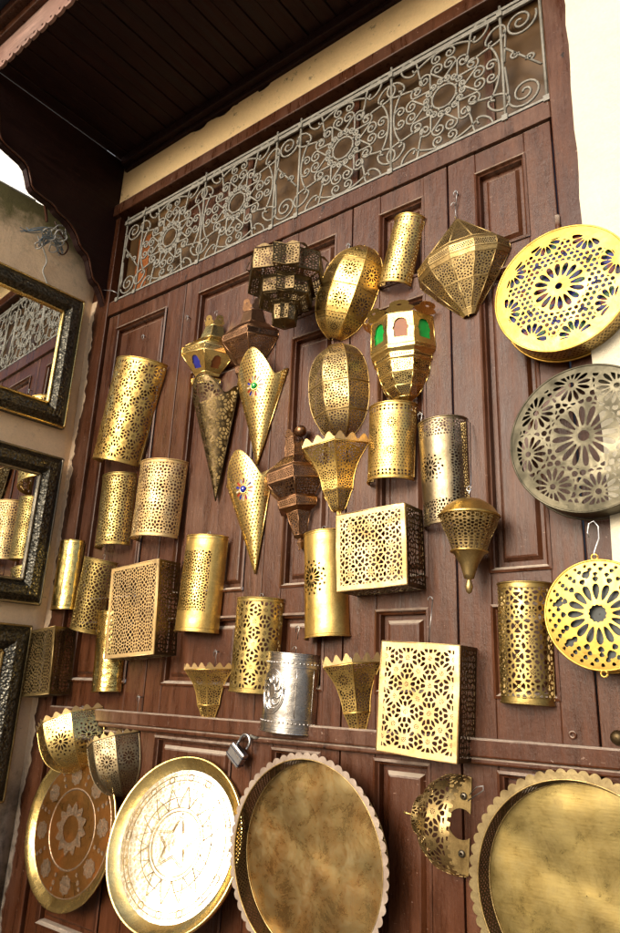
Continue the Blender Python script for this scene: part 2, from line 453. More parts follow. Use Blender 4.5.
def framed(fn, u0, u1, v0, v1, b):
    def f(U, V):
        e = np.minimum(np.minimum(U - u0, u1 - U), np.minimum(V - v0, v1 - V))
        return np.maximum(fn(U, V), b - e)
    return f
def solid(U, V): return np.ones_like(U)

RES = .0014
# ------------------------------------------------------------------ the fit of a half cylinder to four photo corners
def fit_half(TL, TR, BR, BL, ky=.85, d0=.004, full=False):
    obs = np.array([TL, TR, BR, BL], float).ravel()
    a_b = P(*[(BL[i] + BR[i]) / 2 for i in (0, 1)], .03); a_t = P(*[(TL[i] + TR[i]) / 2 for i in (0, 1)], .03)
    wb = np.hypot(BR[0] - BL[0], BR[1] - BL[1]) * depth(a_b) / FPX / 1.8
    wt = np.hypot(TR[0] - TL[0], TR[1] - TL[1]) * depth(a_t) / FPX / 1.8
    th = math.atan2(a_t[0] - a_b[0], a_t[2] - a_b[2])
    q = np.array([a_b[0], a_b[2], th, np.linalg.norm(a_t - a_b), wt, wb])
    ph = np.linspace(0, 2 * PI if full else PI, 37)
    def pred(q):
        s = np.array([math.cos(q[2]), 0, -math.sin(q[2])]); u = np.array([math.sin(q[2]), 0, math.cos(q[2])])
        out = []
        for h, r in ((q[3], q[4]), (0, q[5])):
            base = np.array([q[0], 0, q[1]]) + u * h
            pts = np.array([proj(base + s * r * math.cos(a) + np.array([0, -d0 - (ky * r if full else 0) - ky * r * math.sin(a), 0])) for a in ph])
            x = pts[:, 0]
            l, rr = pts[np.argmin(x)], pts[np.argmax(x)]
            out += [l, rr] if h else [rr, l]
        return np.concatenate(out)
    for _ in range(12):
        p0 = pred(q); J = np.zeros((8, 6))
        for i in range(6):
            e = q.copy(); e[i] += 1e-4; J[:, i] = (pred(e) - p0) / 1e-4
        dq = np.linalg.lstsq(J.T @ J + 1e-3 * np.eye(6), J.T @ (obs - p0), rcond=None)[0]
        q = q + np.clip(dq, -.1, .1)
    return q                                          # x, z, tilt, height, top radius, bottom radius

def hook(t, x, y, z, L=.05, lean=0.0, mat='wire'):
    """wire hook from the top of a lantern up to its nail"""
    mb = MB(); p = [(x, y, z), (x + lean * .5, y, z + L * .5), (x + lean, y, z + L)]
    for i in range(9):
        a = -PI * .1 + PI * 1.25 * i / 8
        p.append((x + lean - .006 + .006 * math.cos(a), y, z + L + .006 * math.sin(a)))
    mb.tube(p, .0011, 5); mb.build('hook', M[mat], t)

def cyl_sconce(label, TL, TR, BR, BL, pat='star', mat='brass', cell=.045, seed=1, rim=.012, ky=.85, panel=None, hk=.03, bands=False, group='pierced brass cylinder sconces on the door', wall=.06, extra=None, name='cylinder_sconce', kn=7):
    x, z, th, H, rt, rb = fit_half(TL, TR, BR, BL, ky)
    t = empty(name, (x, -.004, z), th); tag(t, label, 'wall sconce', group)
    rm = (rt + rb) / 2; L = PI * rm
    nu, nv = max(20, int(L / RES)), max(20, int(H / RES))
    per = max(1, round(L / cell)); ce = L / per
    if pat == 'kal': base = kal(ce, seed, kn, wall)
    elif pat == 'star': base = star(ce)
    elif pat == 'dots': base = dots(.014, .0038)
    elif pat == 'none': base = solid
    else: base = pat(L, H)
    def f(U, V):
        U0, V0 = U, V
        U = U + .0010 * np.sin(U0 * 151 + V0 * 67 + seed) + .0007 * np.sin(V0 * 233 + seed * 3); V = V + .0010 * np.sin(V0 * 143 - U0 * 83 + seed)
        g = base(U, V - H / 2 + ce / 2)
        if panel: g = np.maximum(g, np.maximum(np.abs(V - H * panel[0]) - H * panel[1], np.abs(U) - L * panel[2]))
        if bands:
            vb = np.minimum(V, H - V)
            g = np.maximum(g, .028 - vb)
            xx = (U / .011) % 1.0 - .5
            for vc in (.012, .021):
                g = np.minimum(g, np.where(np.abs(vb - vc) < .006, np.hypot(xx * .011, vb - vc) - .0034, 1.))
        e = np.minimum(np.minimum(V, H - V) - rim, np.minimum(U + L / 2, L / 2 - U) - .004)
        return np.maximum(g, -e)
    if not (pat == 'star' or pat == 'kal' or pat == 'dots' or pat == 'none'):
        base0 = base; base = lambda U, V: base0(U, V + H / 2 - ce / 2)
    def mp(U, V):
        a = PI / 2 - U / rm; r = rb + (rt - rb) * V / H
        dent = 1 + .006 * np.sin(V * 60 + seed) * np.sin(U * 50 + seed * 2)
        return r * dent * np.cos(a), -ky * r * dent * np.sin(a), V
    mb = MB(); mb.march(f, mp, nu, nv, (-L / 2, L / 2), (0, H))
    sh_ = mb.build('shade', M[mat], t, .0012)
    mb = MB()
    for h, r in ((.0015, rb), (H - .0015, rt)):
        mb = MB()
        mb.tube([(r * 1.012 * math.cos(a), -ky * r * 1.012 * math.sin(a), h) for a in np.linspace(0, PI, 25)], .0022, 6)
        hh = h + (rim if h < H / 2 else -rim); r2 = rb + (rt - rb) * hh / H
        mb.tube([(r2 * 1.004 * math.cos(a), -ky * r2 * 1.004 * math.sin(a), hh) for a in np.linspace(0, PI, 25)], .0011, 5)
        mb.build('rim', M[mat], sh_)
    for sx in (-1, 1):
        mb = MB(); mb.box(*sorted((sx * rm - .0, sx * (rm - .012))), -.0012, .0012, .01, H - .01)
        mb.build('back_strip', M['old'], t)
    if extra: extra(t, L, H, rm, ky, mp)
    if hk: hook(t, 0, -.006, H - .01, hk, .004)
    return t

def box_sconce(label, TL, TR, BR, BL, d, mat='pale', side='old', cell=.05, pat='star', seed=1, hk=.03, border=.012, kn=7):
    c = [P(*q, d) for q in (TL, TR, BR, BL)]
    up = ((c[0] + c[1]) - (c[2] + c[3])) / 2; H = np.linalg.norm(up); th = math.atan2(up[0], up[2])
    W = (np.linalg.norm(c[1] - c[0]) + np.linalg.norm(c[2] - c[3])) / 2; b = (c[2] + c[3]) / 2
    t = empty('box_sconce', (b[0], -.003, b[2]), th); tag(t, label, 'wall sconce', 'pierced brass box sconces on the door')
    D = d - .003
    def face(u0, u1, v0, v1, mp, fn, name, mt, bd):
        mb = MB(); mb.march(framed(fn, u0, u1, v0, v1, bd), mp, int((u1 - u0) / RES), int((v1 - v0) / RES), (u0, u1), (v0, v1))
        return mb.build(name, M[mt], t, .0014)
    nx = max(1, round(W / cell)); cw = (W - 2 * border) / nx
    fn = star(cw) if pat == 'star' else kal(cw, seed, kn, .050)
    face(-W / 2, W / 2, 0, H, lambda U, V: (U, -D + .0015 * np.sin(U * 30) * np.sin(V * 25), V), lambda U, V: fn(U + .0010 * np.sin(V * 151 + U * 90) + W / 2 - border, V + .0010 * np.sin(U * 143) - H / 2 + cw / 2), 'front_panel', mat, border)
    k2 = kal(cell * 1.0, 24, 5, .055)
    for sx in (-1, 1): face(0, D, 0, H, lambda U, V, sx=sx: (sx * W / 2 + 0 * U, -U, V), k2, 'side_panel', side, .008)
    for vz in (0, H): face(-W / 2, W / 2, 0, D, lambda U, V, vz=vz: (U, -V, vz + 0 * U), k2, 'end_panel', side, .008)
    mb = MB()
    e = .0018
    for sx in (-1, 1):
        mb.tube([(sx * W / 2, -D, 0), (sx * W / 2, -D, H)], e, 5)
    for vz in (0, H): mb.tube([(-W / 2, -D, vz), (W / 2, -D, vz)], e, 5)
    mb.build('edge_bead', M[mat], t)
    if hk: hook(t, 0, -D * .5, H, hk, .006)
    return t

# ------------------------------------------------------------------ faceted lanterns
def place_axis(pt, pb, wpx, half=True, d=None):
    """visual axis from photo points pt (top) to pb (bottom), widest width wpx"""
    mid = [(pt[i] + pb[i]) / 2 for i in (0, 1)]
    dr = ray(*mid); ca = abs(dr[1]) / np.linalg.norm(dr)
    m0 = P(*mid, 0)
    if half:
        r = wpx / (1 + ca) * depth(m0) / FPX; sh = r * (1 - ca) / 2 * FPX / depth(m0); d = .003
    else:
        r = wpx / 2 * depth(m0) / FPX; sh = 0
        for _ in range(3):
            dd = r + .004 if d is None else d
            r = wpx / 2 * depth(P(*mid, dd)) / FPX
        d = r + .004 if d is None else d
    a, b = P(pt[0] + sh, pt[1], d), P(pb[0] + sh, pb[1], d)
    v = a - b
    return b, math.atan2(v[0], v[2]), float(np.linalg.norm(v)), r
def facets(mb, prof, H, R, nf, a0, a1, fns, ky=1.0, rib=None, res=RES):
    """prof [(z frac, r frac)] bottom to top; fns one pattern maker (w0,w1,h)->fn per segment"""
    for k in range(nf):
        p, q = a0 + (a1 - a0) * k / nf, a0 + (a1 - a0) * (k + 1) / nf
        for s_ in range(len(prof) - 1):
            (z0, r0), (z1, r1) = prof[s_], prof[s_ + 1]
            mk = fns[s_] if isinstance(fns, list) else fns
            if mk is None: continue
            A = np.array([R * r0 * math.cos(p), -ky * R * r0 * math.sin(p), H * z0]); B = np.array([R * r0 * math.cos(q), -ky * R * r0 * math.sin(q), H * z0])
            C = np.array([R * r1 * math.cos(q), -ky * R * r1 * math.sin(q), H * z1]); E_ = np.array([R * r1 * math.cos(p), -ky * R * r1 * math.sin(p), H * z1])
            w0, w1 = np.linalg.norm(B - A), np.linalg.norm(C - E_); hh = np.linalg.norm((C + E_) / 2 - (A + B) / 2)
            if hh < 1e-5: continue
            wm = max(w0, w1)
            fn = mk(w0, w1, hh, k)
            def mp(U, V, A=A, B=B, C=C, E_=E_, wm=wm, hh=hh):
                u = U / wm + .5; v = V / hh
                pt = [(A[i] * (1 - u) + B[i] * u) * (1 - v) + (E_[i] * (1 - u) + C[i] * u) * v for i in range(3)]
                return pt
            if fn is None:
                mb.add([A, B, C, E_], [(0, 1, 2, 3)]); continue
            def g(U, V, w0=w0, w1=w1, wm=wm, hh=hh, fn=fn):
                ww = (w0 + (w1 - w0) * V / hh)
                e = np.minimum((wm / 2 - np.abs(U)) * ww / wm, np.minimum(V, hh - V))
                return np.maximum(fn(U * ww / wm, V), .0030 - e)
            mb.march(g, mp, max(3, int(wm / res)), max(3, int(hh / res)), (-wm / 2, wm / 2), (0, hh))
            if rib is not None: rib.tube([A, E_], .0014, 5)
        if rib is not None:
            pass
    if rib is not None:
        for z, r in prof:
            rib.tube([(R * r * math.cos(a0 + (a1 - a0) * k / nf), -ky * R * r * math.sin(a0 + (a1 - a0) * k / nf), H * z) for k in range(nf + 1)], .0014, 5)
        for s_ in range(len(prof) - 1):
            (z0, r0), (z1, r1) = prof[s_], prof[s_ + 1]
            rib.tube([(R * r0 * math.cos(a1), -ky * R * r0 * math.sin(a1), H * z0), (R * r1 * math.cos(a1), -ky * R * r1 * math.sin(a1), H * z1)], .0014, 5)
def pk(cell, seed=1, wall=.09): return lambda w0, w1, h, k: kal(cell * 1.9, (5, 24, 22)[seed % 3], (7, 5, 5)[seed % 3], wall * .55)
def pd(cell=.009, r=.0027): return lambda w0, w1, h, k: dots(cell, r)
def pn(w0, w1, h, k): return None
def pr(n=12, fr=.42, seed=4):
    def mk(w0, w1, h, k):
        R_ = min((w0 + w1) / 2, h) * fr; a = medal(0, h / 2, R_, n); b_ = kal(.032, seed, 5, .08)
        def f(U, V):
            q = np.hypot(U, V - h / 2)
            return np.where(q < R_ * 1.02, a(U, V), np.maximum(b_(U, V), R_ * 1.12 - q))
        return f
    return mk
def pdk(w0, w1, h, k): return dots(.0058, .0022)
def pwin(w0, w1, h, k):
    """arched window opening in a facet"""
    ww = min(w0, w1) * .26
    def f(U, V):
        body = np.maximum(np.abs(U) - ww, np.abs(V - h * .42) - h * .22)
        head = np.maximum(np.hypot(U, (V - h * .64)) - ww * .95, h * .4 - V)
        bulb = np.hypot(np.abs(U) - ww * .75, V - h * .5) - ww * .45
        return np.minimum(np.minimum(body, head), bulb)
    return f
def crown(mb, z, R, nf, a0, a1, h, per=2, flare=1.08, ky=1.0, smooth=True):
    """pointed teeth standing along the rim"""
    for k in range(nf):
        p, q = a0 + (a1 - a0) * k / nf, a0 + (a1 - a0) * (k + 1) / nf
        A = np.array([R * math.cos(p), -ky * R * math.sin(p), z]); B = np.array([R * math.cos(q), -ky * R * math.sin(q), z])
        A2 = A * [flare, flare, 1] + [0, 0, h]; B2 = B * [flare, flare, 1] + [0, 0, h]
        def f(U, V):
            s_ = np.abs((U * per) % 1.0 - .5) * 2        # 0 in tooth centre
            return np.maximum((1 - s_ ** 1.4) - V + .05, .28 - V)
        def mp(U, V): return [(A[i] * (1 - U) + B[i] * U) * (1 - V) + (A2[i] * (1 - U) + B2[i] * U) * V for i in range(3)]
        mb.march(f, mp, 14 * per, 10)
def finial(t, z, s_, mat='brass', up=False, x=0, y=0):
    mb = MB(); sg = 1 if up else -1
    mb.lathe([(0, s_ * .3), (sg * s_ * .3, s_ * .45), (sg * s_ * .55, s_ * .25), (sg * s_ * .8, s_ * .55), (sg * s_ * 1.25, s_ * .6), (sg * s_ * 1.7, s_ * .3), (sg * s_ * 2.1, .0004)], 12, (x, y, z))
    return mb.build('finial', M[mat], t)

def lantern(name, label, cat, pt, pb, wpx, prof, fns, nf=4, mat='brass', half=True, d=None, a0=0.0, a1=None, ky=.9, group=None, fin=None, fin_up=None, hk=.03, rmat=None, ribs=True):
    loc, th, H, R = place_axis(pt, pb, wpx, half, d)
    t = empty(name, loc, th); tag(t, label, cat, group)
    if a1 is None: a1 = PI if half else 2 * PI
    if not half: ky = 1.0
    mb = MB(); rb = MB() if ribs else None
    facets(mb, prof, H, R, nf, a0, a0 + (a1 - 0) if not half else a1, fns, ky, rb)
    mb.build('shade', M[mat], t, .0011)
    if ribs: rb.build('frame', M[rmat or mat], t)
    yy = -ky * R * .12 if half else 0
    if fin: finial(t, 0, fin, mat, False, 0, yy)
    if fin_up: finial(t, H, fin_up, mat, True, 0, yy)
    if hk: hook(t, 0, -.006 if half else 0, H, hk, .003)
    return t, H, R

# ================================================================== SETTING
E0 = EYE
g = MB(); g.box(-40, 40, -40, 6, -.3, 0); tag(g.build('ground', M['paving']), kind='structure')

def jag(n, a, s): return [a + (rnd.random() - .5) * 2 * s for _ in range(n)]
# right plaster wall, proud of the frame, uneven edge
def ragged_wall(name, label, edge_x, x_far, z0, z1, y0, y1, mat, n=70, amp=.006, cat='wall'):
    mb = MB(); zs = np.linspace(z0, z1, n); xs = []; d = 0
    for z in zs:
        d = .75 * d + (rnd.random() - .5) * amp * 1.6; xs.append(edge_x + d)
    vf = [(x, y0, z) for x, z in zip(xs, zs)] + [(x_far, y0, z) for z in zs] + [(x - .006 * np.sign(x_far - edge_x), y1, z) for x, z in zip(xs, zs)]
    f = []
    s_ = 1 if x_far > edge_x else -1
    for i in range(n - 1):
        f.append((i, i + n, i + n + 1, i + 1)[::s_]); f.append((i, i + 1, i + 1 + 2 * n, i + 2 * n)[::s_])
    mb.add(vf, f)
    return mb
mb = ragged_wall('', '', -.378, 6.0, 0, 4.6, -.032, .02, None)
mb.box(-.30, 6.0, .0, .3, 0, 4.6)
o = mb.build('plaster_wall', M['right']); tag(o, 'bright cream plaster wall to the right of the brown door', 'wall')
# wall strip above the door
mb = MB()
n = 90; xs = np.linspace(-2.30, -.30, n); lo = []; hi = []; a = b = 0
for i in range(n):
    a = .7 * a + (rnd.random() - .5) * .010; b = .86 * b + (rnd.random() - .5) * .026 - (.02 if rnd.random() < .06 else 0)
    lo.append(E0 + 1.955 + a); hi.append(E0 + 2.165 + b)
v = [(x, -.008, z) for x, z in zip(xs, lo)] + [(x, -.008, z) for x, z in zip(xs, hi)]
mb.add(v, [(i, i + 1, i + 1 + n, i + n) for i in range(n - 1)])
mb.add([(x, -.008, z) for x, z in zip(xs, lo)] + [(x, .02, z) for x, z in zip(xs, lo)], [(i + n, i + 1 + n, i + 1, i) for i in range(n - 1)])
o = mb.build('plaster_strip', M['strip']); tag(o, 'chipped ochre plaster strip between the canopy and the door frame', 'wall')
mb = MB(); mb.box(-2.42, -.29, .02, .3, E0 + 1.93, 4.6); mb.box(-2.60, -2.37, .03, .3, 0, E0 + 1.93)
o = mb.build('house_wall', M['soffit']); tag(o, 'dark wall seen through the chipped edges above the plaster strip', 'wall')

# ---- left wall (splayed), with mirrors
LC = np.array([-2.372, 0.004, 0]); LD = np.array([-.0698, -.9976, 0]); LN = np.array([.9976, -.0698, 0])
LROT = math.atan2(.9976, .0698)
lt = empty('side_wall', tuple(LC), rot=(0, 0, LROT)); tag(lt, 'stained peach plaster side wall, mossy along its top, with the mirrors', 'wall')
mb = MB(); n = 120; zs = np.linspace(0, E0 + 1.845, n); ex = []; d = 0
for i, z in enumerate(zs):
    d = .72 * d + (rnd.random() - .5) * .016
    ex.append(-.004 - .03 * max(0, (1.8 - z)) * .6 + d)
cols = [0, .02, .06] + list(np.linspace(.1, 2.2, 22))
vs = []
for j, s_ in enumerate(cols):
    for i, z in enumerate(zs):
        zz = z * (1 - (.035 * min(1, s_) if False else 0))
        xx = (ex[i] if j == 0 else -s_)
        yy = .012 if j == 0 else (.003 if j == 1 else 0) + .004 * math.sin(z * 9 + s_ * 7) + (rnd.random() - .5) * .003
        vs.append((xx, yy, zz))
fs = [(j * n + i, j * n + i + 1, (j + 1) * n + i + 1, (j + 1) * n + i) for j in range(len(cols) - 1) for i in range(n - 1)]
mb.add(vs, [f[::-1] for f in fs], True)
top = E0 + 1.845
mb.box(-2.2, .0, .012, .22, 0, top - .004)
mb.build('plaster_face', M['left'], lt)
mb = MB(); n = 260; d = 0; e = []; zs = np.linspace(0, E0 + 1.52, n); inv = Matrix.Rotation(-LROT, 4, 'Z')
for z in zs:
    d = .82 * d + (rnd.random() - .5) * .016; e.append(-2.352 + .010 * math.sin(z * 5) + d - .02 * max(0, 1.6 - z))
Q = [(-2.385, -.0135, z) for z in zs] + [(x, -.0135 - .002 * rnd.random(), z) for x, z in zip(e, zs)] + [(x + .003, -.010, z) for x, z in zip(e, zs)]
Q = [tuple(inv @ (Vector(q_) - Vector(LC))) for q_ in Q]
mb.add(Q, [(a_ * n + i, (a_ + 1) * n + i, (a_ + 1) * n + i + 1, a_ * n + i + 1) for a_ in (0, 1) for i in range(n - 1)])
mb.build('plaster_edge', M['left'], lt)

# ---- door frame
fr = empty('door_frame', (-1.35, 0, 0)); tag(fr, 'worn brown wooden frame round the tall door and its grille', 'door frame')
def fb(mb, x0, x1, y0, y1, z0, z1): mb.box(x0 + 1.35, x1 + 1.35, y0, y1, z0, z1)
mb = MB(); fb(mb, -2.40, -2.262, -.012, .08, 0, E0 + 1.905); mb.build('jamb', M['frame'], fr, bevel=.003)
mb = MB(); fb(mb, -.437, -.34, -.016, .08, 0, E0 + 1.905); mb.build('jamb', M['frame'], fr, bevel=.003)
mb = MB(); fb(mb, -2.40, -.34, -.030, .08, E0 + 1.907, E0 + 1.962); mb.build('lintel', M['frame'], fr, bevel=.004)
mb = MB(); fb(mb, -2.26, -.439, -.010, .08, E0 + 1.424, E0 + 1.487); mb.build('transom_rail', M['frame'], fr, bevel=.003)
mb = MB(); fb(mb, -2.26, -.439, .055, .07, E0 + 1.487, E0 + 1.907)
mb.build('transom_board', M['pane'], fr)
mb = MB()
for x in (-1.56, -1.085, -.62): fb(mb, x - .012, x + .012, .045, .054, E0 + 1.489, E0 + 1.9)
mb.build('transom_mullion', M['frame'], fr)
mb = MB(); fb(mb, -2.20, -2.12, .052, .0545, E0 + 1.50, E0 + 1.80); mb.build('glass_pane', M['amber'], fr)
mb = MB(); fb(mb, -1.9, -1.66, .051, .0545, E0 + 1.72, E0 + 1.86); mb.build('loose_board', M['frame'], fr)
mb = MB(); mb.add([(-1.56 + 1.35, .03, E0 + 1.905), (-1.27 + 1.35, .03, E0 + 1.905), (-1.30 + 1.35, .02, E0 + 1.84), (-1.52 + 1.35, .02, E0 + 1.84)], [(0, 3, 2, 1)])

# ---- leaves
leafx = [(-2.258, -1.802), (-1.798, -1.342), (-1.338, -1.057), (-1.053, -.738), (-.734, -.445)]
leafl = ['widest brown door leaf beside the peach side wall', 'wide brown door leaf second from the side wall, behind the cone sconces', 'narrow middle door leaf behind the two egg-shaped lanterns', 'narrow door leaf behind the arched-window crown lantern', 'hinged door leaf against the jamb by the cream wall']
margins = [(.062, .095), (.075, .072), (.070, .058), (.098, .075), (.082, .072)]
rows = [(1.105, 1.352), (.272, 1.035), (.004, .195), (-.72, -.145), (-1.45, -.80)]
def moulded(mb, x0, x1, z0, z1, yb=.020):
    """sunk panel: sloping moulding down to a recess, raised field"""
    def ringq(a, b):
        (x0, x1, z0, z1, y), (X0, X1, Z0, Z1, Y) = a, b
        v = [(x0, y, z0), (x1, y, z0), (x1, y, z1), (x0, y, z1), (X0, Y, Z0), (X1, Y, Z0), (X1, Y, Z1), (X0, Y, Z1)]
        mb.add(v, [(0, 1, 5, 4), (1, 2, 6, 5), (2, 3, 7, 6), (3, 0, 4, 7)])
    def r(i, y): return (x0 + i, x1 - i, z0 + i, z1 - i, y)
    st = [r(-.004, -.004), r(.002, -.006), r(.006, .002), r(.009, .004), r(.011, yb), r(.022, yb), r(.030, yb - .010), r(.034, yb - .011)]
    for p, q in zip(st, st[1:]): ringq(p, q)
    i = .034; y = yb - .011
    mb.add([(x0 + i, y, z0 + i), (x1 - i, y, z0 + i), (x1 - i, y, z1 - i), (x0 + i, y, z1 - i)], [(0, 1, 2, 3)])
for (x0, x1), lab, (ml, mr) in zip(leafx, leafl, margins):
    cx = (x0 + x1) / 2
    t = empty('door_leaf', (cx, 0, .03)); tag(t, lab, 'door leaf', 'brown panelled door leaves')
    mb = MB(); zt = E0 + 1.421 - .03; a, b = x0 - cx, x1 - cx; pa, pb = a + ml, b - mr
    jit = rnd.uniform(-.002, .002)
    mb.box(a, pa - .001, jit, .04, 0, zt); mb.box(pb + .001, b, jit, .04, 0, zt)
    zz = [E0 - .03 + r for q in sorted(rows) for r in q]
    zl = [0] + zz + [zt]
    for i in range(0, len(zl), 2): mb.box(pa - .001, pb + .001, jit + .0012, .038, zl[i], zl[i + 1])
    mb.build('stile_and_rail', M['door'], t, bevel=.0022)
    for q in rows:
        mb = MB(); moulded(mb, pa, pb, E0 - .03 + q[0], E0 - .03 + q[1]); mb.build('panel', M['door'], t)
# thin batten strips and seams on leaves (upright planking joints)
mb = MB(); mb.box(-2.25, -.366, -.026, -.003, E0 - .118, E0 - .080); mb.box(-2.25, -.372, -.020, -.003, E0 - .132, E0 - .1185)
o = mb.build('door_bar', M['frame'], bevel=.004); tag(o, 'long horizontal brown bar across the door above the trays', 'bar')
mb = MB(); mb.box(-.36, -.345, -.04, -.033, 0, .02)

# ---- canopy
ct = empty('canopy', (-1.3, 0, E0 + 2.2)); tag(ct, 'dark wooden canopy over the door with a scalloped edge', 'canopy')
mb = MB(); x = -2.289; k = 0
while x < -.30:
    wv = .062; mb.box(x + 1.3, x + wv - .004 + 1.3, -.615, .0, .0 + (.004 if k % 2 else 0), .02); x += wv; k += 1
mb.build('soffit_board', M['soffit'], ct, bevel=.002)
mb = MB()
for i, y in enumerate((-.03, -.0)): pass
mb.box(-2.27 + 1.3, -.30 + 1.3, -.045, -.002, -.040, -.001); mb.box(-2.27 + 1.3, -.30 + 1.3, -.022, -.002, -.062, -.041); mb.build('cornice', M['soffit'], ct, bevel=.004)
def scal(x0, x1, n, zt, zb, r):
    p = [(x0, zt)]
    for i in range(n):
        a = x0 + (x1 - x0) * i / n; b = x0 + (x1 - x0) * (i + 1) / n
        for k in range(9):
            u = k / 8; p.append((a + (b - a) * u, zb - r * math.sqrt(max(0, 1 - (2 * u - 1) ** 2))))
    p.append((x1, zt)); return p
mb = MB()
def fsc(U, V):
    c = .052; x = (U / c) % 1.0 - .5
    edge = V - (.022 - .024 * np.sqrt(np.maximum(0, 1 - (2 * x) ** 2)))
    return np.minimum(edge, np.hypot(x * c, V - .022) - .0055)
for yy in (-.680,): mb.march(fsc, lambda U, V: (U + 1.3, -.628 + 0 * U, V - .045), 900, 44, (-2.32, -.30), (0, .125))
mb.build('scalloped_board', M['fascia'], ct, .016)
mb = MB(); mb.box(-2.33 + 1.3, -.30 + 1.3, -.655, -.612, .082, .118); mb.box(-2.33 + 1.3, -.30 + 1.3, -.685, -.612, .120, .165)
mb.build('fascia_moulding', M['frame'], ct, bevel=.005)
mb = MB(); mb.box(-2.5 + 1.3, -.25 + 1.3, -.95, .0, .168, .195); mb.build('roof', M['dkblue'], ct)
# carved side bracket
pts = [(0, 1.46), (-.05, 1.55), (-.085, 1.565), (-.10, 1.60), (-.12, 1.655), (-.165, 1.675), (-.19, 1.72), (-.235, 1.755), (-.285, 1.765), (-.305, 1.785), (-.36, 1.79), (-.405, 1.80), (-.42, 1.84), (-.44, 1.885), (-.50, 1.90), (-.555, 1.915), (-.572, 1.95), (-.582, 2.02), (-.600, 2.06), (-.606, 2.12), (-.608, 2.198), (0, 2.198)]
def sm(pts, it=2):
    for _ in range(it):
        q = [pts[0]]
        for a, b in zip(pts, pts[1:]): q += [(a[0] * .75 + b[0] * .25, a[1] * .75 + b[1] * .25), (a[0] * .25 + b[0] * .75, a[1] * .25 + b[1] * .75)]
        pts = q + [pts[-1]]
    return pts
pl = sm(pts[:-3], 1) + pts[-3:]
mb = MB(); nn = len(pl)
v = [(-2.290 + 1.3, y, z - 2.2) for y, z in pl] + [(-2.318 + 1.3, y, z - 2.2) for y, z in pl]
mb.add(v, [tuple(range(nn)), tuple(range(2 * nn - 1, nn - 1, -1))] + [(i, i + nn, (i + 1) % nn + nn, (i + 1) % nn) for i in range(nn)])
mb.build('carved_bracket', M['soffit'], ct)
mb = MB(); mb.tube([(-2.284 + 1.3, y * .985 - .0, z - 2.2 + .004) for y, z in pl[:-3]], .0035, 6); mb.build('bracket_bead', M['frame'], ct)

# ---- beyond the side wall
bt = empty('sky_gap_house', (-7, 1.0, 0)); tag(bt, 'white house added to whiten the sky gap under the canopy bracket', 'backdrop')  # added house; its white front stands in for bright sky in the gap
mb = MB(); mb.box(-3, 2.6, 0, 4, 0, 9); mb.build('wall', M['white'], bt)
mb = MB(); mb.box(-3.1, 2.7, -.15, 4.1, 9.004, 9.2); mb.build('roof', M['grey'], bt)
q = on_plane(12, 172, LC + LN * -.10, LN)
ac = empty('junction_box', (q[0], q[1], top), rot=(0, 0, LROT)); tag(ac, 'small pale grey box with a dark slot on top of the mossy side wall', 'box')
mb = MB(); mb.box(-.16, .10, -.05, .07, 0, .045); mb.build('case', M['grey'], ac, bevel=.006)
mb = MB(); mb.box(.0, .07, -.0525, -.0505, .018, .03); mb.build('slot', M['dkblue'], ac)
# cables
cb = MB(); base = on_plane(45, 238, LC + LN * .03, LN)
def lw(px, py, off=.02): return on_plane(px, py, LC + LN * off, LN)
def smooth_path(p, it=3):
    p = [np.array(q) for q in p]
    for _ in range(it):
        r = [p[0]]
        for a, b in zip(p, p[1:]): r += [a * .75 + b * .25, a * .25 + b * .75]
        p = r + [p[-1]]
    return p
cb.tube(smooth_path([lw(38, 236), lw(44, 250), lw(48, 262, .01), lw(42, 270, .01), lw(46, 280, .01), lw(50, 292, .01)]), .0032, 6)
for i in range(7):
    c0 = np.array([rnd.uniform(38, 62), rnd.uniform(232, 250)]); rr = rnd.uniform(3, 8); off = rnd.uniform(.01, .05)
    cb.tube([lw(c0[0] + rr * math.cos(a) * (1 + .2 * math.sin(3 * a + i)), c0[1] + rr * .9 * math.sin(a), off + .01 * math.sin(a * 2)) for a in np.linspace(0, 2 * PI, 22)], .003, 5, closed=False)
o = cb.build('cable_coil', M['cable']); tag(o, 'tangle of pale cables hanging on the side wall by the canopy bracket', 'cable')
cb = MB()
for i in range(6):
    j_ = lambda a: a + rnd.uniform(-4, 4)
    cb.tube(smooth_path([lw(20 + rnd.uniform(0, 8), 229 + rnd.uniform(-2, 3), .03), lw(j_(34), j_(231), .04), lw(j_(46), j_(228), .06), lw(j_(50), j_(240), .04), lw(j_(40), j_(246), .03), lw(j_(44), j_(234), .05), lw(j_(58), j_(240), .04), lw(j_(60), j_(252), .03)]), .0019, 5)
o = cb.build('cable_bundle', M['bluecable']); tag(o, 'bundle of blue wires sticking out over the side wall', 'cable')
cb = MB(); cb.tube(smooth_path([lw(47, 222, .04), lw(46, 210, .05), lw(44, 200, .06)]), .006, 8); cb.tube(smooth_path([lw(55, 222, .03), lw(62, 236, .05), lw(70, 246, .04), lw(64, 256, .03), lw(58, 252, .03)]), .0035, 6)
o = cb.build('cable_conduit', M['frame']); tag(o, 'rusty brown conduit rising above the blue wires', 'conduit')
cb = MB(); cb.tube([P(92, 291, .0), P(104, 290, .03), P(113, 291, .035), P(119, 294, .02)], .0018, 5)
o = cb.build('wire_tie', M['wire']); tag(o, 'loose wire running from the side wall to the corner of the grille', 'wire')

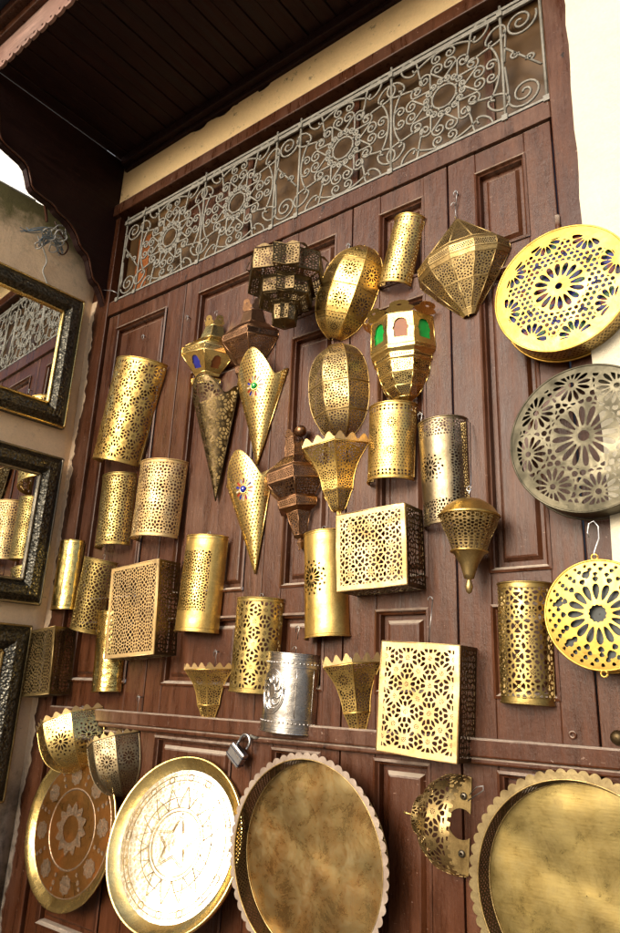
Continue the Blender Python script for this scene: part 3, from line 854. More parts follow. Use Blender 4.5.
# ---- mirrors
def mirror(label, s0, s1, z0, z1, fw=.090, fm='repousse', trim='gold'):
    t = empty('mirror', tuple(LC + LD * s0 + LN * .006 + np.array([0, 0, E0 + z0])), rot=(math.radians(1.0), 0, LROT)); tag(t, label, 'mirror', 'framed mirrors on the side wall')
    W, H = s1 - s0, z1 - z0; mb = MB()
    # local x goes from 0 (door side) to -W
    def quad(i0, y0, i1, y1, m_):
        a = [(-W + i0, y0, i0), (-i0, y0, i0), (-i0, y0, H - i0), (-W + i0, y0, H - i0)]
        b = [(-W + i1, y1, i1), (-i1, y1, i1), (-i1, y1, H - i1), (-W + i1, y1, H - i1)]
        m_.add(a + b, [(0, 1, 5, 4), (1, 2, 6, 5), (2, 3, 7, 6), (3, 0, 4, 7)])
    quad(0, 0, 0, -.022, mb); quad(0, -.022, .006, -.026, mb); quad(.010, -.027, .030, -.046, mb); quad(.030, -.046, .060, -.046, mb); quad(.060, -.046, fw - .012, -.022, mb); quad(.006, -.026, .010, -.027, mb)
    fr_ = mb.build('frame', M[fm], t)
    tb = MB()
    for i, r, y in ((.004, .0042, -.025), (fw - .008, .0055, -.022)):
        c4 = [(-W + i, y, i), (-i, y, i), (-i, y, H - i), (-W + i, y, H - i)]
        for a, b in zip(c4, c4[1:] + c4[:1]):
            L_ = (Vector(b) - Vector(a)).length; m_ = max(4, int(L_ / .006)); 
            tb.tube([Vector(a).lerp(Vector(b), k / m_) for k in range(m_ + 1)], [r * (1 + .18 * (k % 2)) for k in range(m_ + 1)], 6)
    tb.build('trim', M[trim], fr_)
    mb = MB(); i = fw - .008; mb.add([(-W + i, -.018, i), (-i, -.018, i), (-i, -.018, H - i), (-W + i, -.018, H - i)], [(0, 1, 2, 3)]); mb.build('glass', M['mirror'], t)
    mb = MB(); mb.add([(-W + .001, -.004, .001), (-.001, -.004, .001), (-.001, -.004, H - .001), (-W + .001, -.004, H - .001)], [(3, 2, 1, 0)]); mb.build('backing', M['frame'], t)
mirror('topmost mirror in a dark embossed frame with gold inner trim', .072, .54, .932, 1.488)
mirror('middle mirror in a dark silver-black embossed frame showing brass lamps', .060, .53, .256, .812, trim='pewter')
mirror('lowest mirror in a greenish dark frame with thin brass beading', .082, .53, -.39, .184, fw=.10, trim='old')

# ---- iron grille
gt = empty('iron_grille', (-1.33, -.006, E0 + 1.485)); tag(gt, 'pale painted wrought iron grille of scrolls over the door', 'grille')
GX = lambda x: x + 1.33
gh = .365
bars = [-2.21, -2.10, -1.742, -1.384, -1.277, -.916, -.558, -.445]
for x in bars:
    mb = MB(); mb.tube([(GX(x), 0, -.02), (GX(x), 0, gh + .035)], .0044, 6); mb.build('upright', M['iron'], gt)
for z, hz in ((0, .0075), (gh, .0075), (gh + .018, .005)):
    mb = MB(); mb.box(GX(-2.215), GX(-.44), -.004, .004, z - hz, z + hz); mb.build('rail', M['iron'], gt, bevel=.002)
def spiral(cx, cz, r, a_end, turns, ccw, n=20):
    """from centre outwards ending at angle a_end"""
    out = []
    for i in range(n + 1):
        u = i / n; a = a_end - (1 if ccw else -1) * (1 - u) * turns * 2 * PI
        rr = r * (.12 + .88 * u); out.append((cx + rr * math.cos(a), cz + rr * math.sin(a)))
    return out
def scroll(c1, r1, c2, r2, sgn=1, t=1.4, n=18):
    """S or C scroll joining two spirals"""
    a = math.atan2(c2[1] - c1[1], c2[0] - c1[0])
    p = spiral(*c1, r1, a + sgn * PI / 2, t, sgn < 0, n); q = spiral(*c2, r2, a + PI + sgn * PI / 2 if True else 0, t, sgn < 0, n)
    return p + q[::-1]
sc = MB(); cl = MB()
def t2(path, r=.0032, y=0): sc.tube([(p[0], y, p[1]) for p in path], r * 1.15, 5)
def rosette(xc, zc, w, h):
    sx, sz = w / .36, h / .365
    T = lambda p: (xc + p[0] * sx, zc + p[1] * sz)
    R_ = lambda pts: t2([T(p) for p in pts])
    R_([(.040 * math.cos(a), .040 * math.sin(a)) for a in np.linspace(0, 2 * PI, 33)])
    for k in range(8):
        a = k * PI / 4 + PI / 8
        for s_ in (-1, 1):
            def pol(r, da): return (r * math.cos(a + s_ * da), r * math.sin(a + s_ * da))
            R_(scroll(pol(.062, .20), .0125, pol(.112, .215), .0225, s_, 1.45, 18))
        p = (.044 * math.cos(a), .044 * math.sin(a)); q = T(p); cl.lathe([(-.005, .0005), (-.002, .006), (.002, .006), (.005, .0005)], 6, (q[0], 0, q[1]))
    for k in range(4):                                       # long leaf loops into the corners
        a = PI / 4 + k * PI / 2
        for s_ in (-1, 1):
            def C(r, d): return (r * math.cos(a) - s_ * d * math.sin(a), r * math.sin(a) + s_ * d * math.cos(a))
            loop = smooth_path([(*C(.105, .006), 0), (*C(.150, .030), 0), (*C(.190, .062), 0), (*C(.225, .060), 0), (*C(.240, .030), 0), (*C(.215, .010), 0), (*C(.180, .012), 0), (*C(.165, .028), 0), (*C(.185, .036), 0)], 3)
            R_([(p[0], p[1]) for p in loop])
    for k in range(4):                                       # big arcs bowing along the four sides
        a = k * PI / 2
        R_([(.174 * math.cos(a + u), .174 * math.sin(a + u)) for u in np.linspace(-.62, .62, 22)])
        for s_ in (-1, 1):
            R_(spiral(.152 * math.cos(a + s_ * .145), .152 * math.sin(a + s_ * .145), .0195, a + s_ * .1, 1.4, s_ < 0, 16))
def narrow(x0, x1, h):
    xc = (x0 + x1) / 2; w = x1 - x0; r = w * .42
    for zc, sg in ((h - r - .012, 1), (r + .012, -1)):
        t2(spiral(xc, zc, r, PI / 2 * (1 - sg) + .3, 1.9, sg > 0, 34)); t2([(x0 + .006, h / 2 + sg * .01), (x0 + .012, zc - sg * r * .6), (xc - r, zc)])
    t2([(x0 + .008, h * .66), (x1 - .008, h * .34)]); 
    t2(spiral(x0 + w * .3, h * .55, .014, 0, 1.3, True, 14)); t2(spiral(x1 - w * .3, h * .45, .014, PI, 1.3, True, 14))
for i in range(7):
    a, b = GX(bars[i]), GX(bars[i + 1])
    if b - a > .2: rosette((a + b) / 2, gh / 2, (b - a) * .98, gh)
    else: narrow(a, b, gh)
sc.build('scrollwork', M['iron'], gt)
cl.build('clasp', M['iron'], gt)['kind'] = 'stuff'
for i in range(8):
    for z in (0, gh):
        cl = MB(); cl.box(GX(bars[i]) - .008, GX(bars[i]) + .008, -.009, .005, z - .009, z + .009); cl.build('collar', M['iron'], gt)

# ================================================================== SCONCES
cyl_sconce('large flared brass cylinder hung aslant, highest lamp beside the mirrors', (117, 357), (167, 367), (139, 467), (93, 459), 'kal', 'brass', .060, 23, .011, hk=.024, wall=.06, kn=5)
cyl_sconce('short pale brass cylinder just left of the similar wider one', (102, 474), (136, 476), (131, 547), (96, 546), 'kal', 'olive', .055, 5, .009, hk=0)
cyl_sconce('short wide brass cylinder with a fine leafy lattice and bright left side', (140, 461), (187, 464), (179, 540), (132, 537), 'kal', 'pale', .060, 20, .010, hk=.024)
cyl_sconce('small shiny hammered brass cylinder at the edge of the peach side wall', (60, 540), (84, 542), (77, 611), (51, 609), 'kal', 'shiny', .040, 5, .010, hk=.024, wall=.09)
cyl_sconce('aslant dark yellow cylinder between the small shiny one and the square box', (85, 556), (118, 563), (98, 635), (70, 628), 'kal', 'olive', .056, 22, .010, hk=.024, wall=.055, kn=5)
cyl_sconce('small shiny brass cylinder partly behind the lower left corner of the square box', (98, 611), (127, 612), (122, 693), (92, 691), 'kal', 'shiny', .040, 5, .012, hk=0, wall=.09)
def one_medal(cv, R, n=12, cu=0): return lambda L, H: medal(cu * L, H * cv, R, n)
cyl_sconce('tall smooth brass cylinder with one square pierced field above the small crown sconce', (187, 535), (228, 538), (219, 634), (175, 631), 'kal', 'brass', .052, 5, .010, panel=(.52, .31, .27), hk=.024, wall=.05)
cyl_sconce('slender aslant cylinder with oval medallions, between the egg lantern and the diamond lantern', (394, 215), (424, 221), (412, 289), (379, 285), 'kal', 'brass', .048, 5, .008, hk=.02, bands=True, wall=.08)
def med_w(L, H):
    a, b, c_ = medal(L * .12, H * .72, .022, 12), medal(L * .12, H * .36, .022, 12), dots(.0085, .0020)
    k = kal(.042, 5, 7, .06)
    def f(U, V):
        x, y = U + L * .16, (V - H * .52)
        sh = np.hypot(x / .021, y / .045)
        g = c_(U, V)
        g = np.where(sh < 1.15, np.maximum(.002 + 0 * U, .01), g); g = np.where(sh < 1.0, k(x, y), g)
        for cv, m_ in ((.72, a), (.36, b)):
            d = np.hypot(U - L * .12, V - H * cv); g = np.where(d < .026, .004 + 0 * U, g); g = np.where(d < .023, m_(U, V), g)
        return g
    return f
cyl_sconce('brass cylinder with two round rosettes and a lobed medallion under the crown lantern', (369, 407), (417, 406), (414, 481), (368, 483), med_w, 'brass', .04, 9, .008, hk=0, bands=True)
def med_x(L, H):
    m_ = medal(-L * .08, H * .52, .036, 12); k = kal(.044, 5, 7, .055)
    def f(U, V):
        g = .01 + 0 * U; d = np.hypot(U + L * .08, V - H * .52); g = np.where(d < .040, m_(U, V), g)
        g = np.where((V < H * .22) | (V > H * .82), k(U, V), g); g = np.where(U > L * .20, np.maximum(k(U, V), -1), g); return g
    return f
cyl_sconce('dull grey-gold cylinder with one rosette and pierced bands, behind the domed hanging lamp', (417, 423), (466, 421), (471, 524), (425, 528), med_x, 'dull', .04, 10, .006, hk=.02)
cyl_sconce('tall smooth brass cylinder with one round pierced rosette beside the square box', (304, 534), (345, 531), (350, 636), (305, 640), lambda L, H: medal(-L * .06, H * .55, min(L * .30, .047), 14), 'brass', .04, 12, .006, hk=.025)
cyl_sconce('brass cylinder pierced all over with curled leaves, above the silver one', (238, 597), (284, 600), (277, 694), (229, 692), 'kal', 'olive', .056, 23, .010, hk=.02, wall=.06, kn=5)
cyl_sconce('tall brass cylinder of star lattice on the hinged leaf beside the small round disc', (498, 584), (552, 583), (554, 704), (500, 705), 'kal', 'olive', .058, 20, .012, hk=0, wall=.06, kn=5)
def sil(t, L, H, rm, ky, mp):
    mb = MB()
    for R_, rr in ((.040, .0022), (.036, .0012), (.014, .002)):
        pts = []
        for a in np.linspace(0, 2 * PI, 40):
            x, y, z = mp(np.array(-L * .06 + R_ * math.cos(a)), np.array(H * .5 + R_ * 1.35 * math.sin(a))); pts.append((float(x) * 1.01, float(y) * 1.01, float(z)))
        mb.tube(pts, rr, 5)
    for k in range(10):
        a = k * 2 * PI / 10; pts = []
        for u in np.linspace(0, 1, 9):
            rr = .012 + .020 * math.sin(u * PI / 2); aa = a + .9 * u * u
            x, y, z = mp(np.array(-L * .06 + rr * math.cos(aa)), np.array(H * .5 + rr * 1.35 * math.sin(aa))); pts.append((float(x) * 1.012, float(y) * 1.012, float(z)))
        mb.tube(pts, [.001, .002, .003, .0035, .0035, .003, .0025, .0015, .0008], 6)
    for z0 in (.13, .87):
        for i in range(22):
            x, y, z = mp(np.array(-L / 2 + L * (i + .5) / 22), np.array(H * z0)); mb.lathe([(-.003, .0003), (-.001, .003), (.001, .003), (.003, .0003)], 6, (float(x), float(y), float(z)))
    for z0 in (.08, .18, .82, .92):
        mb.tube([tuple(float(c_) * (1.006 if i < 2 else 1) for i, c_ in enumerate(mp(np.array(u), np.array(H * z0)))) for u in np.linspace(-L / 2, L / 2, 25)], .0014, 5)
    for u0 in (-.42, .22, .42):
        mb.tube([tuple(float(c_) for c_ in mp(np.array(u0 * L), np.array(H * v))) for v in np.linspace(.18, .82, 6)], .0014, 5)
    mb.build('embossing', M['silver'], t)
cyl_sconce('silver embossed cylinder with an oval medallion, above the scalloped tray', (269, 652), (321, 655), (314, 735), (259, 730), 'none', 'silver', .04, 16, .006, hk=.022, extra=sil, group='embossed sconces')

box_sconce('square pale brass box of star lattice beside the domed hanging lamp', (336, 513), (405, 505), (407, 585), (337, 591), .09, 'pale', 'dark', .060, 'kal', 20, border=.012, hk=0, kn=5)
box_sconce('largest upright box of leafy lattice with a long wire hook, resting above the door bar', (382, 641), (460, 645), (457, 761), (376, 753), .085, 'pale', 'dark', .058, 'kal', 23, border=.012, hk=.10, kn=5)
box_sconce('upright pale box of fine star lattice near the side wall', (112, 566), (160, 562), (153, 657), (106, 656), .09, 'pale', 'dark', .060, 'kal', 22, border=.011, hk=0, kn=5)
box_sconce('dark olive brass box overlapping the side wall corner above the half bowl sconces', (27, 630), (55, 628), (49, 697), (20, 694), .085, 'old', 'dark', .052, 'kal', 22, border=.008, hk=0, kn=5)

# ================================================================== FACETED LANTERNS
BR = 'wall lantern'
jp = [(0, .52), (.08, .55), (.12, .44), (.16, .50), (.38, 1.), (.47, 1.), (.50, .93), (.66, .46), (.84, .34)]
jf = [pdk, None, pn, pwin, pdk, pn, pdk, pn]
def leafcrown(t, z, R, nf, mat, h, ky=.9, a1=PI):
    mb = MB()
    for k in range(nf):
        p, q = a1 * k / nf, a1 * (k + 1) / nf
        A = np.array([R * math.cos(p), -ky * R * math.sin(p), z]); B = np.array([R * math.cos(q), -ky * R * math.sin(q), z])
        def f(U, V):
            u = (U - .5) * 2
            prof_ = np.where(V < .55, .55 + .45 * np.sin(V / .55 * PI), .62 * np.sqrt(np.maximum(0, 1 - ((V - .62) / .38) ** 2)))
            m_ = (prof_ - np.abs(u)) * .01
            return np.minimum(m_, (np.hypot(u, (V - .62) * 2) - .16) * .01)
        fl = 1.35
        def mp(U, V):
            s_ = 1 + (fl - 1) * V; return [(A[i] * (1 - U) + B[i] * U) * (s_ if i < 2 else 1) + (h * V if i == 2 else 0) for i in range(3)]
        mb.march(f, mp, 22, 24)
    mb.build('crown', M[mat], t, .0012)
def glassin(t, H, R, prof, seg, nf, mat, ky=.9, sc_=.955, mats=None):
    (z0, r0), (z1, r1) = prof[seg], prof[seg + 1]
    for k in range(nf):
        p, q = PI * k / nf, PI * (k + 1) / nf; mb = MB()
        f_ = lambda a, r, z: (R * r * sc_ * math.cos(a), -ky * R * r * sc_ * math.sin(a), H * z)
        mb.add([f_(p, r0, z0), f_(q, r0, z0), f_(q, r1, z1), f_(p, r1, z1)], [(0, 1, 2, 3)])
        mb.build('window_glass', M[(mats or [mat])[k % len(mats or [mat])]], t)
t, H, R = lantern('wall_lantern', 'bright brass wall lantern with a leaf crown and a blue window, above the dark cone', BR, (211, 318), (201, 388), 51, jp, jf, 3, 'gold', group='faceted wall lanterns', hk=.02)
leafcrown(t, H * .84, R * .34, 3, 'gold', .034); glassin(t, H, R, jp, 3, 3, 'blue', mats=['amber', 'blue'])
t, H, R = lantern('wall_lantern', 'dull bronze wall lantern with a leaf crown, half hidden by the green-jewelled cone', BR, (248, 303), (246, 376), 54, jp, [pdk, None, pn, pk(.02, 3, .12), pdk, pn, pdk, pn], 3, 'bronze', group='faceted wall lanterns', hk=.0)
leafcrown(t, H * .84, R * .34, 3, 'bronze', .038)
pp = [(0, .05), (.05, .12), (.08, .08), (.11, .22), (.30, .42), (.33, .66), (.40, .70), (.42, .60), (.54, 1.0), (.64, 1.0), (.67, .93), (.80, .38), (.98, .30)]
t, H, R = lantern('wall_lantern', 'reddish copper wall lantern with two bulges, between the blue-jewelled cone and the crown sconce', BR, (290, 437), (297, 549), 58, pp, [pn, pn, pn, pk(.018, 2, .12), pn, pdk, pn, pk(.022, 7, .12), pdk, pn, pdk, pk(.016, 9, .12)], 3, 'bronze', group='faceted wall lanterns', hk=0, fin=.003)
leafcrown(t, H * .98, R * .28, 3, 'bronze', .022)
gm = MB(); c = P(301, 431, .02)
gm.lathe([(.017 * math.sin(a), max(.0003, .017 * math.cos(a))) for a in np.linspace(-PI / 2, PI / 2, 10)], 14)
o = gm.build('knob', M['bronze']); o.location = c; o['label'] = 'round dark pierced ball behind the top of the copper lantern'; o['category'] = 'ornament'

mprof = [(0, .05), (.06, .30), (.30, .33), (.34, .42), (.40, .64), (.42, .68), (.64, .68), (.67, .74), (.72, 1.0), (1.06, 1.0)]
t, H, R = lantern('hanging_lantern', 'dark three-tiered hexagonal brass lantern hanging under the grille', 'hanging lantern', (287, 270), (284, 327), 86, mprof,
    [pn, pk(.020, 2, .13), pk(.014, 1, .12), pk(.014, 1, .12), pn, pk(.026, 3, .13), pn, pk(.018, 1, .12), pk(.026, 6, .13)], 6, 'dark', half=False, a0=math.radians(34), a1=math.radians(394), fin=0, hk=.03)
mb = MB(); crown(mb, H * 1.06, R, 6, math.radians(34), math.radians(394), .010, per=3, flare=1.0); mb.build('crown', M['dark'], t, .001)

# smooth shells (mandorla, crowns): facets along a curved profile
def spline(prof, n=28):
    z = np.array([p[0] for p in prof]); r = np.array([p[1] for p in prof]); t_ = np.concatenate([[0], np.cumsum(np.hypot(np.diff(z), np.diff(r)))])
    m = len(z); 
    def cr(v, s_):
        out = []
        for q in s_:
            i = min(max(int(np.searchsorted(t_, q) - 1), 0), m - 2); h = (q - t_[i]) / (t_[i + 1] - t_[i])
            p0, p1, p2, p3 = v[max(i - 1, 0)], v[i], v[i + 1], v[min(i + 2, m - 1)]
            out.append(.5 * (2 * p1 + (p2 - p0) * h + (2 * p0 - 5 * p1 + 4 * p2 - p3) * h * h + (3 * p1 - p0 - 3 * p2 + p3) * h ** 3))
        return np.array(out)
    s_ = np.linspace(0, t_[-1], n); return cr(z, s_), np.maximum(cr(r, s_), .01)
def shell(mb, rb, prof, H, R, nf, a0, a1, fn, ky=.9, border=.0028, res=RES, ribr=.0014):
    zz, rr = spline(prof); zz = zz * H; rr = rr * R
    al = np.concatenate([[0], np.cumsum(np.hypot(np.diff(zz), np.diff(rr)))]); L = al[-1]
    for k in range(nf):
        p, q = a0 + (a1 - a0) * k / nf, a0 + (a1 - a0) * (k + 1) / nf
        ch = math.hypot(math.cos(p) - math.cos(q), ky * (math.sin(p) - math.sin(q)))
        wmax = rr.max() * ch
        def mp(U, V):
            r = np.interp(V, al, rr); z = np.interp(V, al, zz); u = U + .5
            return r * (math.cos(p) * (1 - u) + math.cos(q) * u), -ky * r * (math.sin(p) * (1 - u) + math.sin(q) * u), z
        def g(U, V):
            w = np.interp(V, al, rr) * ch
            e = np.minimum((.5 - np.abs(U)) * w, np.minimum(V, L - V))
            return np.maximum(fn(U * w, V, w, L), border - e)
        mb.march(g, mp, max(8, int(wmax / res)), max(8, int(L / res)), (-.5, .5), (0, L))
    if rb is not None:
        for k in range(nf + 1):
            p = a0 + (a1 - a0) * k / nf
            rb.tube([(r * 1.003 * math.cos(p), -ky * r * 1.003 * math.sin(p), z) for z, r in zip(zz, rr)], ribr, 5)
    return zz, rr, al, L
def hoop(rb, z, r, nf, a0, a1, ky=.9, t_=.0016):
    rb.tube([(r * math.cos(a0 + (a1 - a0) * k / nf), -ky * r * math.sin(a0 + (a1 - a0) * k / nf), z) for k in range(nf + 1)], t_, 5)

egg = [(0, .22), (.03, .42), (.13, .74), (.30, .95), (.50, 1.0), (.70, .95), (.87, .74), (.97, .42), (1, .22)]
def egg_lantern(label, pt, pb, wpx, mat, style, fin_up, fin):
    loc, th, H, R = place_axis(pt, pb, wpx); t = empty('wall_lantern', loc, th); tag(t, label, BR, 'egg-shaped wall lanterns')
    if style == 'med':
        def fn(x, y, w, L):
            g_ = .01 + 0 * x
            MD = ((.13, .23), (.375, .345), (.63, .345), (.87, .23))
            for vc, q_ in MD:
                m_ = medal(0, L * vc, q_ * R, 12); d = np.hypot(x, y - L * vc); g_ = np.where(d < q_ * R * 1.03, m_(x, y), g_)
            k_ = dots(.010, .0022)(x, y)
            d2 = np.min([np.hypot(x, y - L * vc) - q_ * R * 1.15 for vc, q_ in MD], axis=0)
            return np.where(d2 > 0, np.maximum(k_, .0 - d2), g_)
    else:
        k_ = kal(.046, 5, 7, .065)
        def fn(x, y, w, L):
            b_ = np.min([np.abs(y - L * c_) for c_ in (.26, .5, .75)], axis=0)
            return np.maximum(k_(x, y), .004 - b_)
    mb, rb = MB(), MB(); zz, rr, al, L = shell(mb, rb, egg, H, R, 4, 0, PI, fn)
    for vc in (.26, .5, .75):
        hoop(rb, float(np.interp(vc * L, al, zz)), float(np.interp(vc * L, al, rr)) * 1.01, 4, 0, PI)
    mb.build('shade', M[mat], t, .0011); rb.build('frame', M[mat], t); finial(t, 0, fin, mat, False, 0, -R * .12); finial(t, H, fin_up, mat, True, 0, -R * .1)
    mb = MB(); mb.lathe([(-.001, R * 1.0), (.001, R * 1.0)], 2)
    return t
egg_lantern('bright brass egg-shaped lantern with round rosettes on its facets, hung aslant', (361, 249), (330, 340), 56, 'brass', 'med', .004, .003)
egg_lantern('olive brass egg-shaped lantern with fine piercing, below the rosette one', (334, 347), (339, 440), 58, 'old', 'fine', .003, .003)

up_ = [(0, .13), (.05, .22), (.26, .64), (.44, .95), (.48, 1.0), (.56, 1.0), (.61, .90), (1, .04)]
lantern('wall_lantern', 'olive brass diamond-shaped lantern with a wide shoulder, hung by a wire', BR, (451, 220), (464, 316), 86, up_, [pn, pk(.022, 3, .13), pk(.022, 3, .13), pn, pdk, pn, pdk], 6, 'old', group='faceted wall lanterns', hk=.05, fin=.0035, fin_up=.003, ky=.62)

vp = [(0, .10), (.06, .36), (.16, .62), (.30, .80), (.44, .86), (.46, .90), (.52, .92), (.56, 1.02), (.60, 1.04), (.99, 1.0)]
t, H, R = lantern('wall_lantern', 'bright brass crown lantern with arched green and amber windows', BR, (399, 326), (402, 405), 60, vp, [pn, pdk, pk(.018, 6, .13), pk(.018, 6, .13), pn, pdk, pn, pn, pwin], 4, 'gold', group='faceted wall lanterns', hk=0, fin=.003)
glassin(t, H, R, vp, 8, 4, 'green', mats=['green', 'amber', 'green', 'green'])
leafcrown(t, H * .99, R * 1.0, 4, 'gold', .020)

crp = [(0, .05), (.15, .06), (.17, .20), (.38, .40), (.41, .44), (.58, .50), (.76, .64), (.90, .84), (1, 1.)]
def crown_sconce(label, pt, pb, wpx, mat, th_=.024, group='crown-topped sconces tapering to a point', nf=3, prof=crp, hk=.015):
    loc, th, H, R = place_axis(pt, pb, wpx); t = empty('crown_sconce', loc, th); tag(t, label, 'wall sconce', group)
    k_ = kal(.040, 5, 7, .06)
    def fn(x, y, w, L):
        m_ = medal(0, L * .80, w.max() * .30 if hasattr(w, 'max') else .02, 14)
        Rm = .30 * R
        m_ = medal(0, L * .80, Rm, 12); d = np.hypot(x, y - L * .80)
        g_ = np.where(d < Rm * 1.02, m_(x, y), np.maximum(k_(x, y), Rm * 1.12 - d))
        g_ = np.where(y < L * .16, .01, g_); return np.maximum(g_, .003 - np.abs(y - L * .43))
    mb, rb = MB(), MB(); zz, rr, al, L = shell(mb, rb, prof, H, R, nf, 0, PI, fn, .9)
    for vc in (.16, .43, .985): hoop(rb, float(np.interp(vc * L, al, zz)), float(np.interp(vc * L, al, rr)) * 1.01, nf, 0, PI)
    mb.build('shade', M[mat], t, .0011); rb.build('frame', M[mat], t)
    mb = MB(); crown(mb, H, R, nf, 0, PI, th_, per=3, flare=1.04, ky=.9); mb.build('crown', M['pale'], t, .0012)
    finial(t, .002, .0032, mat, False, 0, -.006)
    if hk: hook(t, 0, -.004, H, hk)
    return t, H, R
crown_sconce('brass crown sconce directly above the tall smooth cylinder, tips overlapping the egg lantern', (332, 452), (335, 522), 70, 'brass', .022)
crown_sconce('smallest crown sconce, dark gold, left of the leafy cylinder', (207, 670), (204, 731), 50, 'brass', .016)
crown_sconce('brass crown sconce between the silver cylinder and the largest box', (350, 666), (357, 748), 64, 'brass', .022)
bowlp = [(0, .10), (.03, .34), (.12, .60), (.32, .84), (.60, .96), (1, 1.)]
def half_bowl(label, pt, pb, wpx, mat, spike, tint):
    loc, th, H, R = place_axis(pt, pb, wpx); t = empty('half_bowl_sconce', loc, th); tag(t, label, 'wall sconce', 'half bowl sconces with toothed rims')
    loc[1] -= .01
    k_ = kal(.040, 5, 7, .07)
    def fn(x, y, w, L):
        Rm = .35 * R; m_ = medal(0, L * .66, Rm, 12); d = np.hypot(x, y - L * .66)
        g_ = np.where(d < Rm * 1.02, m_(x, y), np.maximum(k_(x, y), Rm * 1.12 - d)); return g_
    mb, rb = MB(), MB(); zz, rr, al, L = shell(mb, rb, bowlp, H, R, 4, 0, PI, fn, 1.0)
    hoop(rb, H, R * 1.01, 4, 0, PI, 1.0); mb.build('shade', M[mat], t, .0011); rb.build('frame', M[mat], t)
    mb = MB(); crown(mb, H, R, 4, 0, PI, spike, per=3, flare=1.04, ky=1.0); mb.build('crown', M['pale'], t, .0012)
    pass
    finial(t, .002, .003, mat, False, 0, -.006); hook(t, R * .3, -.004, H, .035)
    return t
M['lining'] = plain('green_black_lining', (.012, .02, .018), .5, noise=.8, scale=60)
half_bowl('gold half bowl sconce with teeth, above the reddish tray', (70, 722), (75, 771), 62, 'gold', .016, 'lining')
half_bowl('dull grey half bowl sconce with teeth, between the reddish tray and the shiny tray', (113, 741), (118, 795), 50, 'dull', .014, 'lining')

# ---- cones
def cone_sconce(label, pt, pb, wpx, mat, pat, gem=None, Hk=1.0, peak=.24, ky=.9, rimw=.003, gw=.5):
    loc, th, H, R = place_axis(pt, pb, wpx); t = empty('cone_sconce', loc, th); tag(t, label, 'wall sconce', 'half-cone sconces ending in a point')
    Ht = H * (1 + peak)
    def top(a):                                      # a from -1 (left wall) to 1 (right wall)
        return H * (1 - .02 * np.abs(a) ** 3 + peak * np.exp(-(a / .30) ** 2) - .10 * np.exp(-((np.abs(a) - .62) / .22) ** 2))
    def geo(A, V, k=1.0):
        ang = PI / 2 - A * PI / 2; r = R * k * np.maximum(V, .002) / H * (1 - .10 * np.maximum(V / H - .85, 0)); r = np.minimum(r, R * k * 1.06)
        return r * np.cos(ang), -ky * r * np.sin(ang), V
    def f(A, V):
        r = R * V / H; x = A * PI / 2 * r
        g_ = pat(x, V); T_ = top(A)
        e = np.minimum(np.minimum((1 - np.abs(A)) * r * 1.57, T_ - V), V - .02)
        g_ = np.maximum(g_, .0045 - e)
        if gem:
            d = np.hypot(x - gem[1] * r, V - H * gem[0])
            pet_ = petals(x - gem[1] * r, V - H * gem[0], 14, .0245, .0095, .0036); g_ = np.where(d < .038, pet_, g_)
        return np.minimum(g_, T_ - V)
    mb = MB(); mb.march(f, lambda A, V: geo(A, V), 110, int(Ht / RES), (-1, 1), (0, Ht)); mb.build('shade', M[mat], t, .0012)
    rb = MB(); A_ = np.linspace(-1, 1, 60); T_ = top(A_); X, Y, Z = geo(A_, T_)
    rb.tube([(a, b, c_) for a, b, c_ in zip(X, Y, Z)], [.0016 + .0007 * (i % 2) for i in range(60)], 5)
    for s_ in (-1, 1): rb.tube([(0, -.002, 0), (s_ * R * top(1.0) / H, -.002, float(top(1.0)))], .0024, 5)
    rb.build('beaded_rim', M[mat], t)
    hook(t, 0, -.004, H * 1.0, .030)
    bp = MB(); bp.add([(0, .0, .0), (R * .98, .0, H * .97), (-R * .98, .0, H * .97)], [(0, 1, 2)]); bp.build('back_plate', M['old'], t, .001)
    if gem:
        x, y, z = geo(np.array(gem[1] / (PI / 2)), np.array(H * gem[0])); c = np.array([float(x), float(y), float(z)])
        nrm = np.array([c[0], c[1], 0]); nrm /= np.linalg.norm(nrm)
        g2 = MB(); tm = Matrix.Translation(Vector(c)) @ Vector(nrm).to_track_quat('Z', 'Y').to_matrix().to_4x4()
        vs, fs = [], []; pr_ = [(.0115 * math.cos(a), .009 * math.sin(a)) for a in np.linspace(0, PI / 2, 7)]
        for r_, h_ in pr_:
            for k in range(16): vs.append(tuple(tm @ Vector((max(r_, .0002) * math.cos(k * PI / 8), max(r_, .0002) * math.sin(k * PI / 8), h_))))
        for i in range(6):
            for k in range(16): fs.append((i * 16 + k, i * 16 + (k + 1) % 16, (i + 1) * 16 + (k + 1) % 16, (i + 1) * 16 + k))
        g2.add(vs, fs, True); jw = g2.build('jewel', M[gem[2]], t)
        rg = MB(); rg.tube([tuple(tm @ Vector((.0120 * math.cos(a), .0120 * math.sin(a), .001))) for a in np.linspace(0, 2 * PI, 20)], .0013, 5); rg.build('setting', M['gold'], jw)
        # coloured slips behind the petal slots
        for j, cm in enumerate(('red', 'blue', 'cream')):
            sl = MB()
            for k in range(16):
                if k % 3 != j: continue
                a = k * PI / 8; q = []
                for dr, dw in ((.013, -.004), (.034, -.006), (.034, .006), (.013, .004)):
                    xx = gem[1] * R * gem[0] + dr * math.cos(a) - dw * math.sin(a); vv = H * gem[0] + dr * math.sin(a) + dw * math.cos(a)
                    X_, Y_, Z_ = geo(np.array(xx / (R * vv / H) / (PI / 2)), np.array(vv), .965); q.append((float(X_), float(Y_), float(Z_)))
                sl.add(q, [(0, 1, 2, 3)])
            sl.build('coloured_slip', M[cm], t)
    return t
M['red'] = plain('red_glass', (.35, .02, .015), .15, coat=.5); M['cream'] = plain('cream_slip', (.5, .45, .35), .3)
dk = kal(.060, 23, 5, .045)
